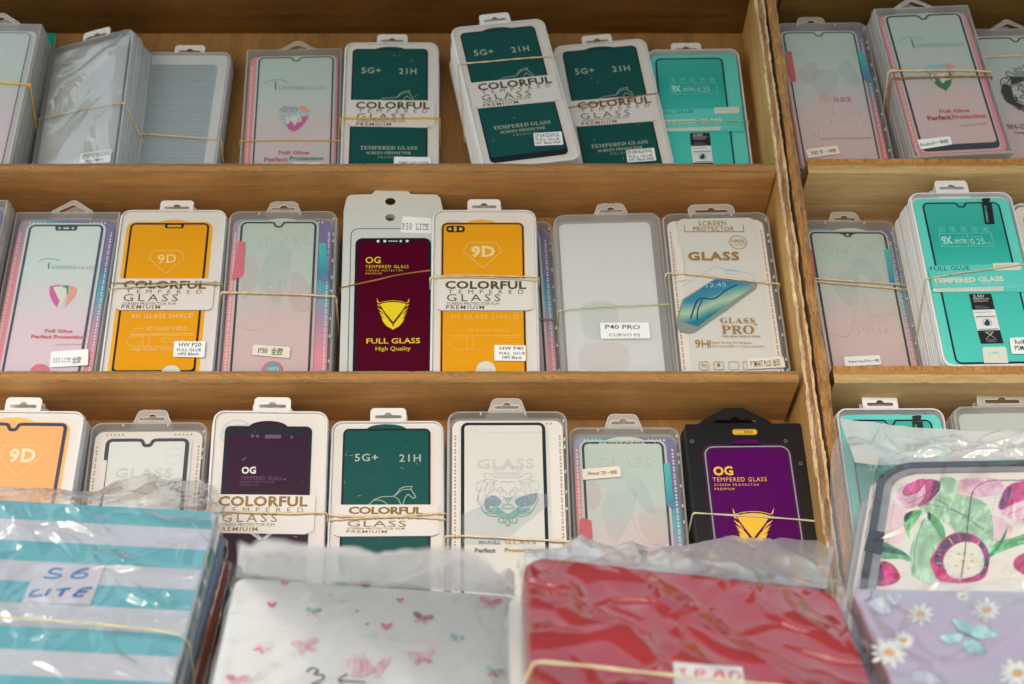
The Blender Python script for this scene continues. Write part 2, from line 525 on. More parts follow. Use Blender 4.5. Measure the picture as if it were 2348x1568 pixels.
def rrect(x0, z0, x1, z1, r, n=6):
    r = min(r, (x1 - x0) / 2 - 1e-6, (z1 - z0) / 2 - 1e-6)
    pts = []
    for cx, cz, a0 in ((x1 - r, z0 + r, -90), (x1 - r, z1 - r, 0), (x0 + r, z1 - r, 90), (x0 + r, z0 + r, 180)):
        for i in range(n + 1):
            a = R(a0 + 90 * i / n)
            pts.append((cx + r * math.cos(a), cz + r * math.sin(a)))
    return pts


def disc(cx, cz, r, n=20, rz=None):
    return [(cx + r * math.cos(2 * math.pi * i / n), cz + (rz or r) * math.sin(2 * math.pi * i / n)) for i in range(n)]


def smooth_path(p, closed=False, k=5):
    out = []
    n = len(p)
    rng = range(n if closed else n - 1)
    for i in rng:
        g = lambda j: p[j % n] if closed else p[max(0, min(n - 1, j))]
        a, b, c, d = g(i - 1), g(i), g(i + 1), g(i + 2)
        for t in range(k):
            t /= k
            out.append(tuple(0.5 * (2 * b[q] + (c[q] - a[q]) * t + (2 * a[q] - 5 * b[q] + 4 * c[q] - d[q]) * t * t
                                    + (3 * b[q] - a[q] - 3 * c[q] + d[q]) * t ** 3) for q in range(len(b))))
    if not closed:
        out.append(tuple(p[-1]))
    return out


def ribbon(pts, w, closed=False):
    """mitred flat ribbon along 2-D points -> (verts, quads)"""
    n = len(pts)
    L, Rr = [], []
    for i in range(n):
        a = pts[(i - 1) % n] if (closed or i > 0) else None
        b = pts[(i + 1) % n] if (closed or i < n - 1) else None
        p = pts[i]
        d1 = Vector((p[0] - a[0], p[1] - a[1])) if a else None
        d2 = Vector((b[0] - p[0], b[1] - p[1])) if b else None
        if d1 is None or d1.length < 1e-9:
            d1 = d2
        if d2 is None or d2.length < 1e-9:
            d2 = d1
        if d1 is None or d1.length < 1e-9:
            d1 = d2 = Vector((1, 0))
        d1, d2 = d1.normalized(), d2.normalized()
        t = d1 + d2
        if t.length < 1e-4:
            t = d1
        t.normalize()
        nr = Vector((-t.y, t.x))
        k = min(1.6, 1 / max(.3, nr.dot(Vector((-d1.y, d1.x)))))
        L.append((p[0] + nr.x * w / 2 * k, p[1] + nr.y * w / 2 * k))
        Rr.append((p[0] - nr.x * w / 2 * k, p[1] - nr.y * w / 2 * k))
    vs = L + Rr
    fs = []
    for i in range(n if closed else n - 1):
        j = (i + 1) % n
        fs.append((i, i + n, j + n, j))
    return vs, fs


# ------------------------------------------------------------------ lettering
TXT = {}
_SER = {}
for i_ in range(26):
    _SER[chr(65 + i_)] = chr(0x1D400 + i_)
    _SER[chr(97 + i_)] = chr(0x1D41A + i_)
for i_ in range(10):
    _SER[chr(48 + i_)] = chr(0x1D7CE + i_)
_MON = {}
for i_ in range(26):
    _MON[chr(65 + i_)] = chr(0x1D670 + i_)
for i_ in range(10):
    _MON[chr(48 + i_)] = chr(0x1D7F6 + i_)


CAPH = 0.682


def textgeo(s, style='', sp=1.0):
    key = (s, style, sp)
    if key in TXT:
        return TXT[key]
    t = s
    if 'serif' in style:
        t = ''.join(_SER.get(c, c) for c in s)
    if 'mono' in style:
        t = ''.join(_MON.get(c, c) for c in s)
    cu = bpy.data.curves.new("lettering", 'FONT')
    cu.body = t
    cu.resolution_u = 2
    cu.space_character = sp
    cu.offset = 0.036 if 'black' in style else (0.010 if 'bold' in style else (-0.006 if 'thin' in style else 0))
    ob = bpy.data.objects.new("lettering", cu)
    COL.objects.link(ob)
    dg = bpy.context.evaluated_depsgraph_get()
    me = bpy.data.meshes.new_from_object(ob.evaluated_get(dg))
    vs = [(v.co.x, v.co.y) for v in me.vertices]
    fs = [tuple(p.vertices) for p in me.polygons]
    bpy.data.objects.remove(ob)
    bpy.data.meshes.remove(me)
    bpy.data.curves.remove(cu)
    if not vs:
        vs, fs = [(0, 0), (1, 0), (1, 1)], []
    if 'italic' in style:
        vs = [(x + .25 * y, y) for x, y in vs]
    x0 = min(v[0] for v in vs)
    x1 = max(v[0] for v in vs)
    TXT[key] = ([((x - x0) / (x1 - x0), y / CAPH) for x, y in vs], fs)
    return TXT[key]


# ------------------------------------------------------------------ poses of the packs (crate frame, metres)
ZB = {1: .19264, 2: -.02903, 3: -.25071, 11: .19822, 12: -.02388, 13: -.24599}
BACK = 0.0755


# name: row, x, y, z of the bottom middle of the front face, yaw, roll, lean, width, height
POSE = {'A': [1, -0.5237, 0.012, 0.1932, 0.0137, 0.0126, -0.0129, 0.0911, 0.1818], 'B': [1, -0.4245, 0.0294, 0.1945, -0.3027, -0.0386, 0.0039, 0.0973, 0.18], 'C': [1, -0.3394, 0.0501, 0.1931, -0.0124, 0.0103, 0.0057, 0.0939, 0.1797], 'D': [1, -0.2185, 0.0484, 0.1945, 0.0164, -0.0387, 0.0014, 0.0984, 0.1803], 'E': [1, -0.1196, 0.0421, 0.1938, 0.0253, -0.0237, -0.0278, 0.0959, 0.1798], 'F': [1, 0.0204, 0.0139, 0.2023, 0.0709, -0.2009, 0.0054, 0.0965, 0.179], 'G': [1, 0.1136, 0.0408, 0.199, 0.02, -0.1321, 0.0028, 0.0973, 0.1797], 'H': [1, 0.1908, 0.0473, 0.1936, 0.0022, -0.02, 0.0024, 0.0948, 0.1802], 'I': [11, 0.3215, 0.0187, 0.2001, 0.0261, -0.0391, 0.0024, 0.0952, 0.1839], 'J': [11, 0.4285, -0.0006, 0.2027, 0.0439, -0.0921, -0.0142, 0.0983, 0.1825], 'K': [11, 0.5196, 0.0293, 0.1998, 0.009, -0.032, -0.0162, 0.097, 0.1831], 'L0': [2, -0.518, 0.007, -0.0286, -0.0102, 0.0089, -0.0116, 0.092, 0.1838], 'L': [2, -0.4194, 0.0248, -0.0288, -0.0083, 0.005, -0.0224, 0.0988, 0.181], 'M': [2, -0.3144, 0.0183, -0.0278, 0.0375, -0.0254, 0.0194, 0.099, 0.1832], 'N': [2, -0.2109, 0.0238, -0.0277, 0.0365, -0.0266, -0.0095, 0.1011, 0.1817], 'O': [2, -0.1068, 0.0325, -0.0275, 0.0437, -0.0331, -0.0141, 0.094, 0.2062], 'P': [2, -0.0238, 0.0237, -0.0284, 0.0192, -0.014, -0.0228, 0.0973, 0.1822], 'Q': [2, -0.002, 0.047, -0.0268, -0.0058, -0.0457, -0.0127, 0.097, 0.183], 'R': [2, 0.0965, 0.0271, -0.0271, 0.0131, -0.0391, -0.0065, 0.1005, 0.1808], 'S': [2, 0.1974, 0.0218, -0.0276, 0.0092, -0.0292, 0.0222, 0.1012, 0.1823], 'T': [12, 0.3301, 0.0458, -0.0222, 0.0682, -0.037, 0.0048, 0.0918, 0.1822], 'U': [12, 0.4256, 0.0034, -0.0219, 0.0433, -0.0409, -0.0109, 0.0973, 0.183], 'V': [12, 0.5214, 0.0208, -0.0233, 0.0172, -0.0124, -0.0139, 0.0964, 0.1837], 'W': [3, -0.4189, 0.0148, -0.2501, 0.0004, 0.0125, -0.0285, 0.0967, 0.188], 'X': [3, -0.3115, 0.0309, -0.2494, 0.0409, -0.0262, -0.0208, 0.1004, 0.1845], 'Y': [3, -0.2025, 0.0163, -0.2492, 0.0861, -0.0309, -0.0402, 0.0978, 0.1865], 'Z': [3, -0.1033, 0.0261, -0.2494, 0.0499, -0.0272, -0.0103, 0.0972, 0.1845], 'AA': [3, -0.0011, 0.0108, -0.2499, 0.0283, -0.0158, -0.0018, 0.1028, 0.1876], 'AB': [3, 0.1025, 0.0373, -0.2495, 0.048, -0.0245, -0.0187, 0.0979, 0.183], 'AC': [3, 0.2076, 0.0218, -0.2489, 0.0523, -0.035, 0.0198, 0.1017, 0.1815], 'AD': [13, 0.3326, 0.0236, -0.245, 0.0391, -0.0205, -0.0244, 0.0949, 0.1899], 'AE': [13, 0.4371, 0.0212, -0.2445, 0.0312, -0.0291, -0.028, 0.0991, 0.1902]}


def pose_matrix(k):
    row, x, y, z, yaw, roll, lean, W, H = POSE[k]
    return (Matrix.Translation((x, y, z)) @ Matrix.Rotation(yaw, 4, 'Z') @ Matrix.Rotation(-lean, 4, 'X') @ Matrix.Rotation(roll, 4, 'Y'))


FRAME = {k: (pose_matrix(k), v[7], v[8]) for k, v in POSE.items()}


def crate_ray(px, py):
    u, v = (px - 1174) / FPX, (784 - py) / FPX
    return Vector((u, CT - v * ST, ST + v * CT))


def face_frame(TL, TR, vpx, vpy, W, H):
    """frame of a flat case: corners of its top edge in the picture, the vanishing point of its sides, its real size"""
    up = Vector((vpx - 1174, FPX, 784 - vpy)).normalized()            # camera frame: right, forward, up
    mx, mz = ((TL[0] + TR[0]) / 2 - 1174) / FPX, (784 - (TL[1] + TR[1]) / 2) / FPX
    s = (TR[1] - TL[1]) / (TR[0] - TL[0])
    # u = (1, a, b):  b = mz*a - s*(1 - mx*a);  up . u = 0
    a = -(up.x + up.z * (-s)) / (up.y + up.z * (mz + s * mx))
    b = mz * a - s * (1 - mx * a)
    u = Vector((1, a, b)).normalized()
    up = (up - u * up.dot(u)).normalized()
    r1 = Vector(((TL[0] - 1174) / FPX, 1, (784 - TL[1]) / FPX))
    r2 = Vector(((TR[0] - 1174) / FPX, 1, (784 - TR[1]) / FPX))
    # s1*r1 + W u = s2*r2 in least squares
    A11, A12, A22 = r1.dot(r1), -r1.dot(r2), r2.dot(r2)
    B1, B2 = -W * u.dot(r1), W * u.dot(r2)
    det = A11 * A22 - A12 * A12
    s1 = (B1 * A22 - A12 * B2) / det
    P = r1 * s1
    toc = Matrix(((1, 0, 0), (0, CT, -ST), (0, ST, CT)))              # camera frame -> crate frame
    o = toc @ (P + u * W / 2 - up * H) + CAMP
    X, Z = toc @ u, toc @ up
    Y = Z.cross(X)
    return Matrix(((X.x, Y.x, Z.x, o.x), (X.y, Y.y, Z.y, o.y), (X.z, Y.z, Z.z, o.z), (0, 0, 0, 1)))


REG = {'11': (0, 0, 2.4458), '12': (860, 0, 2.45), '13': (1560, 0, 2.45), '14': (2260, 0, 2.45), '15': (2860, 0, 2.4357),
       '21': (0, 640, 2.0105), '22': (800, 640, 2.0105), '23': (1560, 640, 2.0105), '24': (2300, 640, 2.0105), '25': (2960, 640, 2.0104),
       '31': (0, 1400, 2.24), '32': (800, 1400, 2.24), '33': (1600, 1400, 2.24), '34': (2400, 1400, 2.24), '35': (2960, 1400, 2.2396),
       '36': (0, 1800, 2.08), '37': (1000, 1900, 2.1345), '38': (1900, 1900, 1.6771), '39': (3024, 1900, 2.3975), '00': (0, 0, 1 / 1.62862)}


class Art:
    """flat artwork measured off one pack: points go to the pack's own face (x from its middle, z from its foot)"""

    def __init__(s, ref, reg, y=0.0012):
        s.M, s.W, s.H = FRAME[ref]
        s.Mi = s.M.inverted()
        s.reg = REG[reg]
        s.y = y
        s.items = []

    def L(s, x, y):
        ox, oy, sc = s.reg
        px, py = (ox + x / sc) / 1.62862, (oy + y / sc) / 1.62862
        c = s.Mi @ CAMP
        d = s.Mi.to_3x3() @ crate_ray(px, py)
        t = (s.y - c.y) / d.y
        p = c + d * t
        return (p.x, p.z)

    def put(s, vs, fs, m):
        s.items.append((vs, fs, m))

    def poly(s, pts, m, sm=False):
        q = [s.L(*p) for p in pts]
        if sm:
            q = smooth_path(q, True, 4)
        s.lpoly([q], m)
        return s

    def lpoly(s, loops, m):
        mb = MB()
        mb.flat(loops, 0, m)
        s.put([(v[0], v[2]) for v in mb.v], mb.f, m)

    def line(s, pts, w, m, sm=False, closed=False):
        q = [s.L(*p) for p in pts]
        k = (Vector(s.L(pts[0][0] + 10, pts[0][1])) - Vector(s.L(*pts[0]))).length / 10
        if sm:
            q = smooth_path(q, closed, 5)
        vs, fs = ribbon(q, w * k, closed)
        s.put(vs, fs, m)

    def T(s, txt, x0, y0, x1, y1, cap, m, style='', sp=1.0):
        """text with its baseline from (x0,y0) to (x1,y1) and capitals cap high"""
        a, b = Vector(s.L(x0, y0)), Vector(s.L(x1, y1))
        c = Vector(s.L(x0, y0 - cap))
        h = (c - a).length
        u = b - a
        un = u.normalized()
        n = Vector((-un.y, un.x))
        vs, fs = textgeo(txt, style, sp)
        s.put([tuple(a + u * x + n * (h * y)) for x, y in vs], fs, m)

    def rr(s, x0, y0, x1, y1, r, m, line=0):
        a, b = s.L(x0, (y0 + y1) / 2), s.L(x1, (y0 + y1) / 2)
        t, o = s.L((x0 + x1) / 2, y0), s.L((x0 + x1) / 2, y1)
        k = (b[0] - a[0]) / (x1 - x0)
        p = rrect(a[0], o[1], b[0], t[1], r * k, 4)
        if line:
            s.put(*ribbon(p, line * k, True), m)
        else:
            s.lpoly([p], m)

    def circ(s, cx, cy, r, m, line=0, ry=None):
        c = s.L(cx, cy)
        k = (s.L(cx + 10, cy)[0] - c[0]) / 10
        p = disc(c[0], c[1], r * k, 18, (ry or r) * k)
        if line:
            s.put(*ribbon(p, line * k, True), m)
        else:
            s.lpoly([p], m)

    def emit(s, mb, y, W=None, H=None, step=.00005):
        sx, sz = (W or s.W) / s.W, (H or s.H) / s.H
        step = min(step, .0009 / max(1, len(s.items)))
        for i, (vs, fs, m) in enumerate(s.items):
            yy = y - step * (i + 1)
            pts = [(a * sx, yy, b * sz) for a, b in vs]
            ff = []
            for f in fs:
                ar = 0
                for q in range(len(f)):
                    a, b = pts[f[q]], pts[f[(q + 1) % len(f)]]
                    ar += a[0] * b[2] - b[0] * a[2]
                ff.append(f if ar > 0 else tuple(reversed(f)))
            mb.add(pts, ff, m)


def tag(o, label, cat, group=None):
    o['label'] = label
    o['category'] = cat
    if group:
        o['group'] = group


def structure(o):
    o['kind'] = 'structure'


# ------------------------------------------------------------------ the two wooden crates
ZTOP = 0.4185


def wobble(a, b, c, s=1.0):
    return noise.noise(Vector((a, b, c))) * s


def shelf_board(name, x0, x1, zt, th, plies, under, top, parent, seed, edge_amp=.0006):
    """horizontal board: under face, top face, and a front edge of torn plies"""
    mb = MB()
    nx = int((x1 - x0) / .004)
    rows = [0.0]
    mats = []
    for frac, m_ in plies:
        for q in range(2):
            rows.append(rows[-1] + frac / 2)
            mats.append(m_)
    vs, fs = [], []
    for r_i, fr in enumerate(rows):
        for i in range(nx + 1):
            x = x0 + (x1 - x0) * i / nx
            amp = edge_amp
            z = zt - th * fr + wobble(x * 120, r_i * 3.1, seed, amp * .8) * (1 if 0 < r_i < len(rows) - 1 else .7)
            y = wobble(x * 260, r_i * 5.3, seed + 9, amp * 1.6) + wobble(x * 30, r_i, seed, amp)
            vs.append((x, y, z))
    k = nx + 1
    for r_i in range(len(rows) - 1):
        fs = [(r_i * k + i, (r_i + 1) * k + i, (r_i + 1) * k + i + 1, r_i * k + i + 1) for i in range(nx)]
        if r_i == 0:
            mb.add(vs, fs, mats[0])
        else:
            kk = mb.mi(mats[r_i])
            for f in fs:
                mb.f.append(list(f))
                mb.m.append(kk)
    lastr = (len(rows) - 1) * k
    base = len(mb.v)
    mb.v += [(vs[i][0], BACK, zt) for i in range(k)] + [(vs[i][0], BACK, zt - th) for i in range(k)]
    kt, ku = mb.mi(top), mb.mi(under)
    for i in range(nx):
        mb.f.append([i, i + 1, base + i + 1, base + i])
        mb.m.append(kt)
        mb.f.append([lastr + i + 1, lastr + i, base + k + i, base + k + i + 1])
        mb.m.append(ku)
    return mb.build(name, parent)


def upright(name, xa, xb, za, zb, plies, side_l, side_r, parent, seed, amp=.0012):
    """vertical ply panel; xa, xb = (bottom, top) x of its two faces; its front edge is splintered"""
    mb = MB()
    nz_ = 420
    cols = [0.0]
    mats = []
    for fr, m_ in plies:
        for q in range(2):
            cols.append(cols[-1] + fr / 2)
            mats.append(m_)
    nc = len(cols)
    for j in range(nz_ + 1):
        t = j / nz_
        z = za + (zb - za) * t
        l, r_ = xa[0] + (xa[1] - xa[0]) * t, xb[0] + (xb[1] - xb[0]) * t
        big = wobble(z * 14, 0, seed, .0028)
        for c, fr in enumerate(cols):
            edge = 1.0 if c in (0, nc - 1) else .7
            x = l + (r_ - l) * fr + wobble(z * 55, c * 2.7, seed, amp * 1.1) * edge + wobble(z * 210, c * 4.1, seed + 3, amp * .55) * edge + big * (.5 - fr if c else .6) * .6
            y = wobble(z * 90, c * 3.3, seed + 7, amp * 1.4) + wobble(z * 400, c * 6.3, seed + 5, amp * .7)
            mb.v.append((x, y, z))
    for c in range(nc - 1):
        kk = mb.mi(mats[c])
        for j in range(nz_):
            a = j * nc + c
            mb.f.append([a, a + 1, a + nc + 1, a + nc])
            mb.m.append(kk)
    base = len(mb.v)
    for j in range(nz_ + 1):
        t = j / nz_
        z = za + (zb - za) * t
        l, r_ = xa[0] + (xa[1] - xa[0]) * t, xb[0] + (xb[1] - xb[0]) * t
        w = wobble(z * 30, 1, seed, .0005)
        mb.v += [(l + w, .02, z), (l, BACK, z), (r_ + w, .02, z), (r_, BACK, z)]
    for j in range(nz_):
        a, b = base + j * 4, base + (j + 1) * 4
        f0, f1 = j * nc, (j + 1) * nc
        g0, g1 = f0 + nc - 1, f1 + nc - 1
        for q, m_ in (([f0, f1, b, a], side_l), ([a, b, b + 1, a + 1], side_l), ([g1, g0, a + 2, b + 2], side_r), ([b + 2, a + 2, a + 3, b + 3], side_r)):
            mb.f.append(q)
            mb.m.append(mb.mi(m_))
    return mb.build(name, parent)


def crate(name, label, x0, x1, zs, th, plies, under, topu, back, seed):
    root = bpy.data.objects.new(name, None)
    COL.objects.link(root)
    root.matrix_basis = WORLD
    tag(root, label, 'display crate', 'wooden display crates side by side')
    mb = MB()
    mb.box(x0, x1, BACK, BACK + .004, zs[-1] - .02, ZTOP + .012, back)
    mb.build('back_panel', root)
    mb = MB()
    mb.box(x0, x1 + .045, BACK + .0045, BACK + .012, zs[-1] - .02, ZTOP + .14, back)
    mb.build('leak_cover_board', root)  # added behind the crates to stop light leaking through the partition gap
    for i, z in enumerate(zs):
        shelf_board('shelf_board', x0, x1, z, th, plies, under, under, root, seed + i * 11)
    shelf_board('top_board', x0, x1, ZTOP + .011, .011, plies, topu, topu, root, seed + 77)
    return root


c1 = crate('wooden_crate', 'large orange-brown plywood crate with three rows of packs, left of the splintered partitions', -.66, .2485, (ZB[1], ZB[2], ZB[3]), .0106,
           ((.28, 'ply_grey'), (.47, 'ply_orange'), (.25, 'ply_grey')), 'wood_under', 'wood_top_under_shaded', 'wood_back', 3)
upright('side_wall', (.2565, .2455), (.2665, .2540), -.30, .46, ((.28, 'splinter_pale'), (.26, 'splinter_grey'), (.22, 'splinter_brown'), (.24, 'splinter_pale')),
        'wood_side', 'splinter_grey', c1, 5)
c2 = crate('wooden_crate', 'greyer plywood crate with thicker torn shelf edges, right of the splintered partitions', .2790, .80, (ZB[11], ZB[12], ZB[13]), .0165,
           ((.25, 'splinter_brown'), (.25, 'ply_orange'), (.25, 'ply_pale'), (.25, 'ply_pale')), 'wood_grey_under', 'wood_olive_shaded', 'wood_back', 43)
upright('side_wall', (.2695, .2572), (.2790, .2660), -.30, .46, ((.3, 'splinter_brown'), (.3, 'splinter_brown'), (.2, 'splinter_grey'), (.2, 'splinter_brown')),
        'splinter_grey', 'wood_rough_side', c2, 25, .0010)


# ------------------------------------------------------------------ packs
def euro_slot(cx, cz, w, h, bump):
    """hang hole: a long slot with a round bump on top"""
    pts = []
    r = h / 2
    for i in range(9):
        a = R(90 + 180 * i / 8)
        pts.append((cx - w / 2 + r + r * math.cos(a), cz + r * math.sin(a)))
    for i in range(9):
        a = R(-90 + 180 * i / 8)
        pts.append((cx + w / 2 - r + r * math.cos(a), cz + r * math.sin(a)))
    for i in range(9):
        a = R(180 * i / 8)
        pts.append((cx + bump * math.cos(a), cz + r * .98 + bump * .75 * math.sin(a)))
    return pts


def make_case(root, W, H, T, kind, rim, edge):
    """plastic shell: rounded wall with a lip, and a back plate"""
    r = .0095 if kind == 'clam' else .0012
    o = rrect(-W / 2, 0, W / 2, H, r)
    o2 = rrect(-W / 2 + .0007, .0007, W / 2 - .0007, H - .0007, r - .0006)
    i_ = rrect(-W / 2 + .0017, .0017, W / 2 - .0017, H - .0017, max(.0004, r - .0016))
    mb = MB()
    mb.wall(o, .0008, T, edge)
    mb.wall(o2, .0, .0008, edge, loop2=o)
    mb.flat([o2, i_], 0, edge)
    mb.wall(i_, 0, T - .0008, rim, flip=True)
    mb.flat([i_], T - .0008, rim)
    # parting line of the two half shells
    s1 = rrect(-W / 2 - .0005, -.0, W / 2 + .0005, H + .0005, r)
    mb.wall(s1, T * .52, T * .60, edge)
    mb.flat([s1, o], T * .52, edge)
    case = mb.build('plastic_case', root)
    return case


def make_tab(case, W, H, T, style, tabx=0.0):
    mb = MB()
    y = T - .0022 if style != 'box' else T - .001
    if style == 'white':
        w, h, m, rr_ = .0315, .0168, 'white_plastic', .0038
        out = [(tabx + a, b) for a, b in rrect(-w / 2, H - .004, w / 2, H + h, rr_)]
        mb.slab([out, euro_slot(tabx, H + .0082, .0235, .0032, .0034)], y, y + .0009, m)
    elif style == 'clear':
        w, h, m = .037, .0170, 'clear_tab'
        out = smooth_path([(tabx - w / 2, H - .002), (tabx - w * .40, H + h * .5), (tabx - w * .30, H + h * .96), (tabx, H + h), (tabx + w * .30, H + h * .96), (tabx + w * .40, H + h * .5), (tabx + w / 2, H - .002)], False, 4)[::-1]
        slot = euro_slot(tabx, H + .0086, .0225, .0036, .0038)
        mb.slab([out, slot], y, y + .0009, m)
        vs, fs = ribbon(out, .0006)
        mb.add([(a, y - .0001, b) for a, b in vs], fs, 'clear_edge')
        vs, fs = ribbon(slot, .0006, True)
        mb.add([(a, y - .0001, b) for a, b in vs], fs, 'clear_edge')
    elif style == 'wide':
        w, h, m = .044, .0170, 'clear_tab'
        out = [(tabx + a, b) for a, b in rrect(-w / 2, H - .003, w / 2, H + h, .007)]
        slot = euro_slot(tabx, H + .0088, .032, .0044, .0036)
        mb.slab([out, slot], y, y + .0009, m)
        vs, fs = ribbon(out, .0007, True)
        mb.add([(a, y - .0001, b) for a, b in vs], fs, 'clear_edge')
        vs, fs = ribbon(slot, .0006, True)
        mb.add([(a, y - .0001, b) for a, b in vs], fs, 'clear_edge')
    elif style == 'hex':
        m = 'clear_tab'
        w, h = .039, .0185
        out = [(tabx - w / 2, H - .002), (tabx + w / 2, H - .002), (tabx + w / 2, H + h * .35), (tabx + .002, H + h), (tabx - .002, H + h), (tabx - w / 2, H + h * .35)]
        hole = [(tabx - w * .36, H + .005), (tabx + w * .36, H + .005), (tabx + w * .32, H + h * .42), (tabx, H + h * .76), (tabx - w * .32, H + h * .42)]
        mb.slab([out, hole], y, y + .0006, m)
        for q in (out, hole):
            vs, fs = ribbon(q, .0006, True)
            mb.add([(a, y - .0001, b) for a, b in vs], fs, 'clear_edge')
    elif style == 'black':
        m = 'black_box'
        w, h = .066, .021
        out = [(tabx - w / 2, H - .002), (tabx + w / 2, H - .002), (tabx + w / 2, H + h * .25), (tabx + w * .42, H + h * .45), (tabx + w * .12, H + h), (tabx - w * .12, H + h), (tabx - w * .42, H + h * .45), (tabx - w / 2, H + h * .25)]
        mb.slab([out, euro_slot(tabx, H + .0075, .038, .0034, .0036)], y, y + .0008, m)
    mb.build('hang_tab', case)


def ring_sheet(mb, x0, z0, x1, z1, r, fill, frame, bl, bt, br, bb, y, notch=None, nx=0.0, thick=.0005, notch_fill=None):
    """glass sheet with a printed border; notch = what the border does at the top"""
    if frame.startswith('border'):
        bl, bt, br = bl * 1.35, bt * 1.3, br * 1.35
    out = rrect(x0, z0, x1, z1, r)
    inn = rrect(x0 + bl, z0 + bb, x1 - br, z1 - bt, max(.0006, r - max(bl, bt)))
    mb.slab([out], y, y + thick, fill)
    mb.flat([out, inn], y - .00006, frame)
    zt = z1 - bt
    if notch == 'v':
        p = [(nx - .0075, zt + bt * .5), (nx - .0045, zt - .0006), (nx - .0018, zt - .0038), (nx + .0018, zt - .0038), (nx + .0045, zt - .0006), (nx + .0075, zt + bt * .5)]
        q = smooth_path(p, False, 4)
        mb.flat([q + [(nx + .0075, z1), (nx - .0075, z1)]], y - .00010, notch_fill or fill)
        vs, fs = ribbon(q, max(bt, .0011))
        mb.add([(a, y - .00014, b) for a, b in vs], fs, frame)
    elif notch == 'u':
        p = [(nx - .0075, zt + bt * .5), (nx - .0048, zt + bt * .2), (nx - .0036, zt - .0016), (nx - .0020, zt - .0036), (nx + .0020, zt - .0036), (nx + .0036, zt - .0016), (nx + .0048, zt + bt * .2), (nx + .0075, zt + bt * .5)]
        q = smooth_path(p, False, 4)
        mb.flat([q + [(nx + .0075, z1), (nx - .0075, z1)]], y - .00010, notch_fill or fill)
        vs, fs = ribbon(q, max(bt, .0011))
        mb.add([(a, y - .00014, b) for a, b in vs], fs, frame)
    elif notch == 'wide':
        q = rrect(nx - .0105, zt - .0048, nx + .0105, z1, .0025)
        mb.flat([q], y - .00010, frame)
        mb.flat([rrect(nx - .0028, zt - .0028, nx + .0028, zt - .0012, .0008)], y - .00014, notch_fill or fill)
        mb.flat([disc(nx - .0062, zt - .0020, .0011)], y - .00014, notch_fill or fill)
        mb.flat([disc(nx + .0062, zt - .0020, .0011)], y - .00014, notch_fill or fill)
    elif notch == 'oval':
        mb.flat([rrect(nx - .0088, zt - .0042, nx + .0088, z1 - bt * .2, .0022)], y - .00010, frame)
        mb.flat([rrect(nx - .0066, zt - .0030, nx + .0066, zt - .0004, .0013)], y - .00014, notch_fill or fill)
    elif notch == 'hole':
        q = smooth_path([(nx - .010, zt + .0002), (nx - .005, zt - .0012), (nx - .002, zt - .0040), (nx + .002, zt - .0040), (nx + .005, zt - .0012), (nx + .010, zt + .0002)], False, 4)
        mb.flat([q], y - .00010, frame)
        mb.flat([disc(nx, zt - .0016, .0013)], y - .00014, notch_fill or fill)


ALL = {}
ORD = ['second', 'third', 'fourth', 'fifth', 'sixth', 'seventh', 'eighth', 'ninth', 'tenth']


def start(key, name, label, cat, group):
    M, W, H = FRAME[key]
    root = bpy.data.objects.new(name, None)
    COL.objects.link(root)
    root.matrix_basis = WORLD @ M
    tag(root, label, cat, group)
    ALL[key] = root
    return root, W, H


def children_of(o):
    return [c for c in COL.objects if c.parent == o]


def copy_pack(src, skip=()):
    c = src.copy()
    COL.objects.link(c)
    for ch in children_of(src):
        if ch.name.split('.')[0] in skip:
            continue
        d = ch.copy()
        COL.objects.link(d)
        d.parent = c
        for g in children_of(ch):
            e = g.copy()
            COL.objects.link(e)
            e.parent = d
    return c


def stack(key, n, T, what, where, jit=.0010, rj=.4, skew=(0, 0), skip=('sticker', 'glossy_bag')):
    """further packs behind the first one, back to the crate's back panel"""
    src = ALL[key]
    M, W, H = FRAME[key]
    rnd = random.Random(hash(key) if False else sum(ord(c) for c in key) * 7)
    lean = POSE[key][6]
    for i in range(1, n):
        c = copy_pack(src, skip)
        d = Matrix.Translation((rnd.uniform(-jit, jit) + skew[0] * i, T * i, rnd.uniform(0, jit * .6) + skew[1] * i))
        c.matrix_basis = WORLD @ M @ d @ Matrix.Rotation(R(rnd.uniform(-rj, rj)), 4, 'Y')
        c['label'] = ('%s %s in the stack %s' % (ORD[i - 1], what, where)).replace('the middle shelf', 'middle shelf')


def cover(root, W, H, m, r=.0095):
    mb = MB()
    a, b = rrect(-W / 2 + .0012, .0012, W / 2 - .0012, H - .0012, max(.0006, r - .0012)), rrect(-W / 2 + .0026, .0026, W / 2 - .0026, H - .0026, max(.0006, r - .0026))
    mb.wall(b, -.0004, -.00005, m, loop2=a)
    mb.flat([b], -.0004, m)
    mb.build('clear_cover', root)


def card(root, W, H, m, art=None, inset=(.004, .004, .004, .004), r=.007, y=.0026, name='printed_card', extra=None):
    mb = MB()
    l, b, r_, t = inset
    mb.slab([rrect(-W / 2 + l, b, W / 2 - r_, H - t, r)], y, y + .0008, m)
    if extra:
        extra(mb, y)
    if art:
        art.emit(mb, y, W, H)
    return mb.build(name, root)


def specks(mb, key, x0, z0, x1, z1, y, n=22):
    rnd = random.Random(len(key) * 31 + ord(key[0]))
    for _ in range(n):
        x, z, a, l_ = rnd.uniform(x0, x1), rnd.uniform(z0, z1), rnd.uniform(0, 3.1), rnd.choice((.0002, .0003, .0004, .0012, .0018))
        dx, dz, w = math.cos(a) * l_, math.sin(a) * l_, .00014
        mb.flat([[(x - dx - dz / l_ * w, z - dz + dx / l_ * w), (x - dx + dz / l_ * w, z - dz - dx / l_ * w), (x + dx + dz / l_ * w, z + dz - dx / l_ * w), (x + dx - dz / l_ * w, z + dz + dx / l_ * w)]], .00135, 'lint')


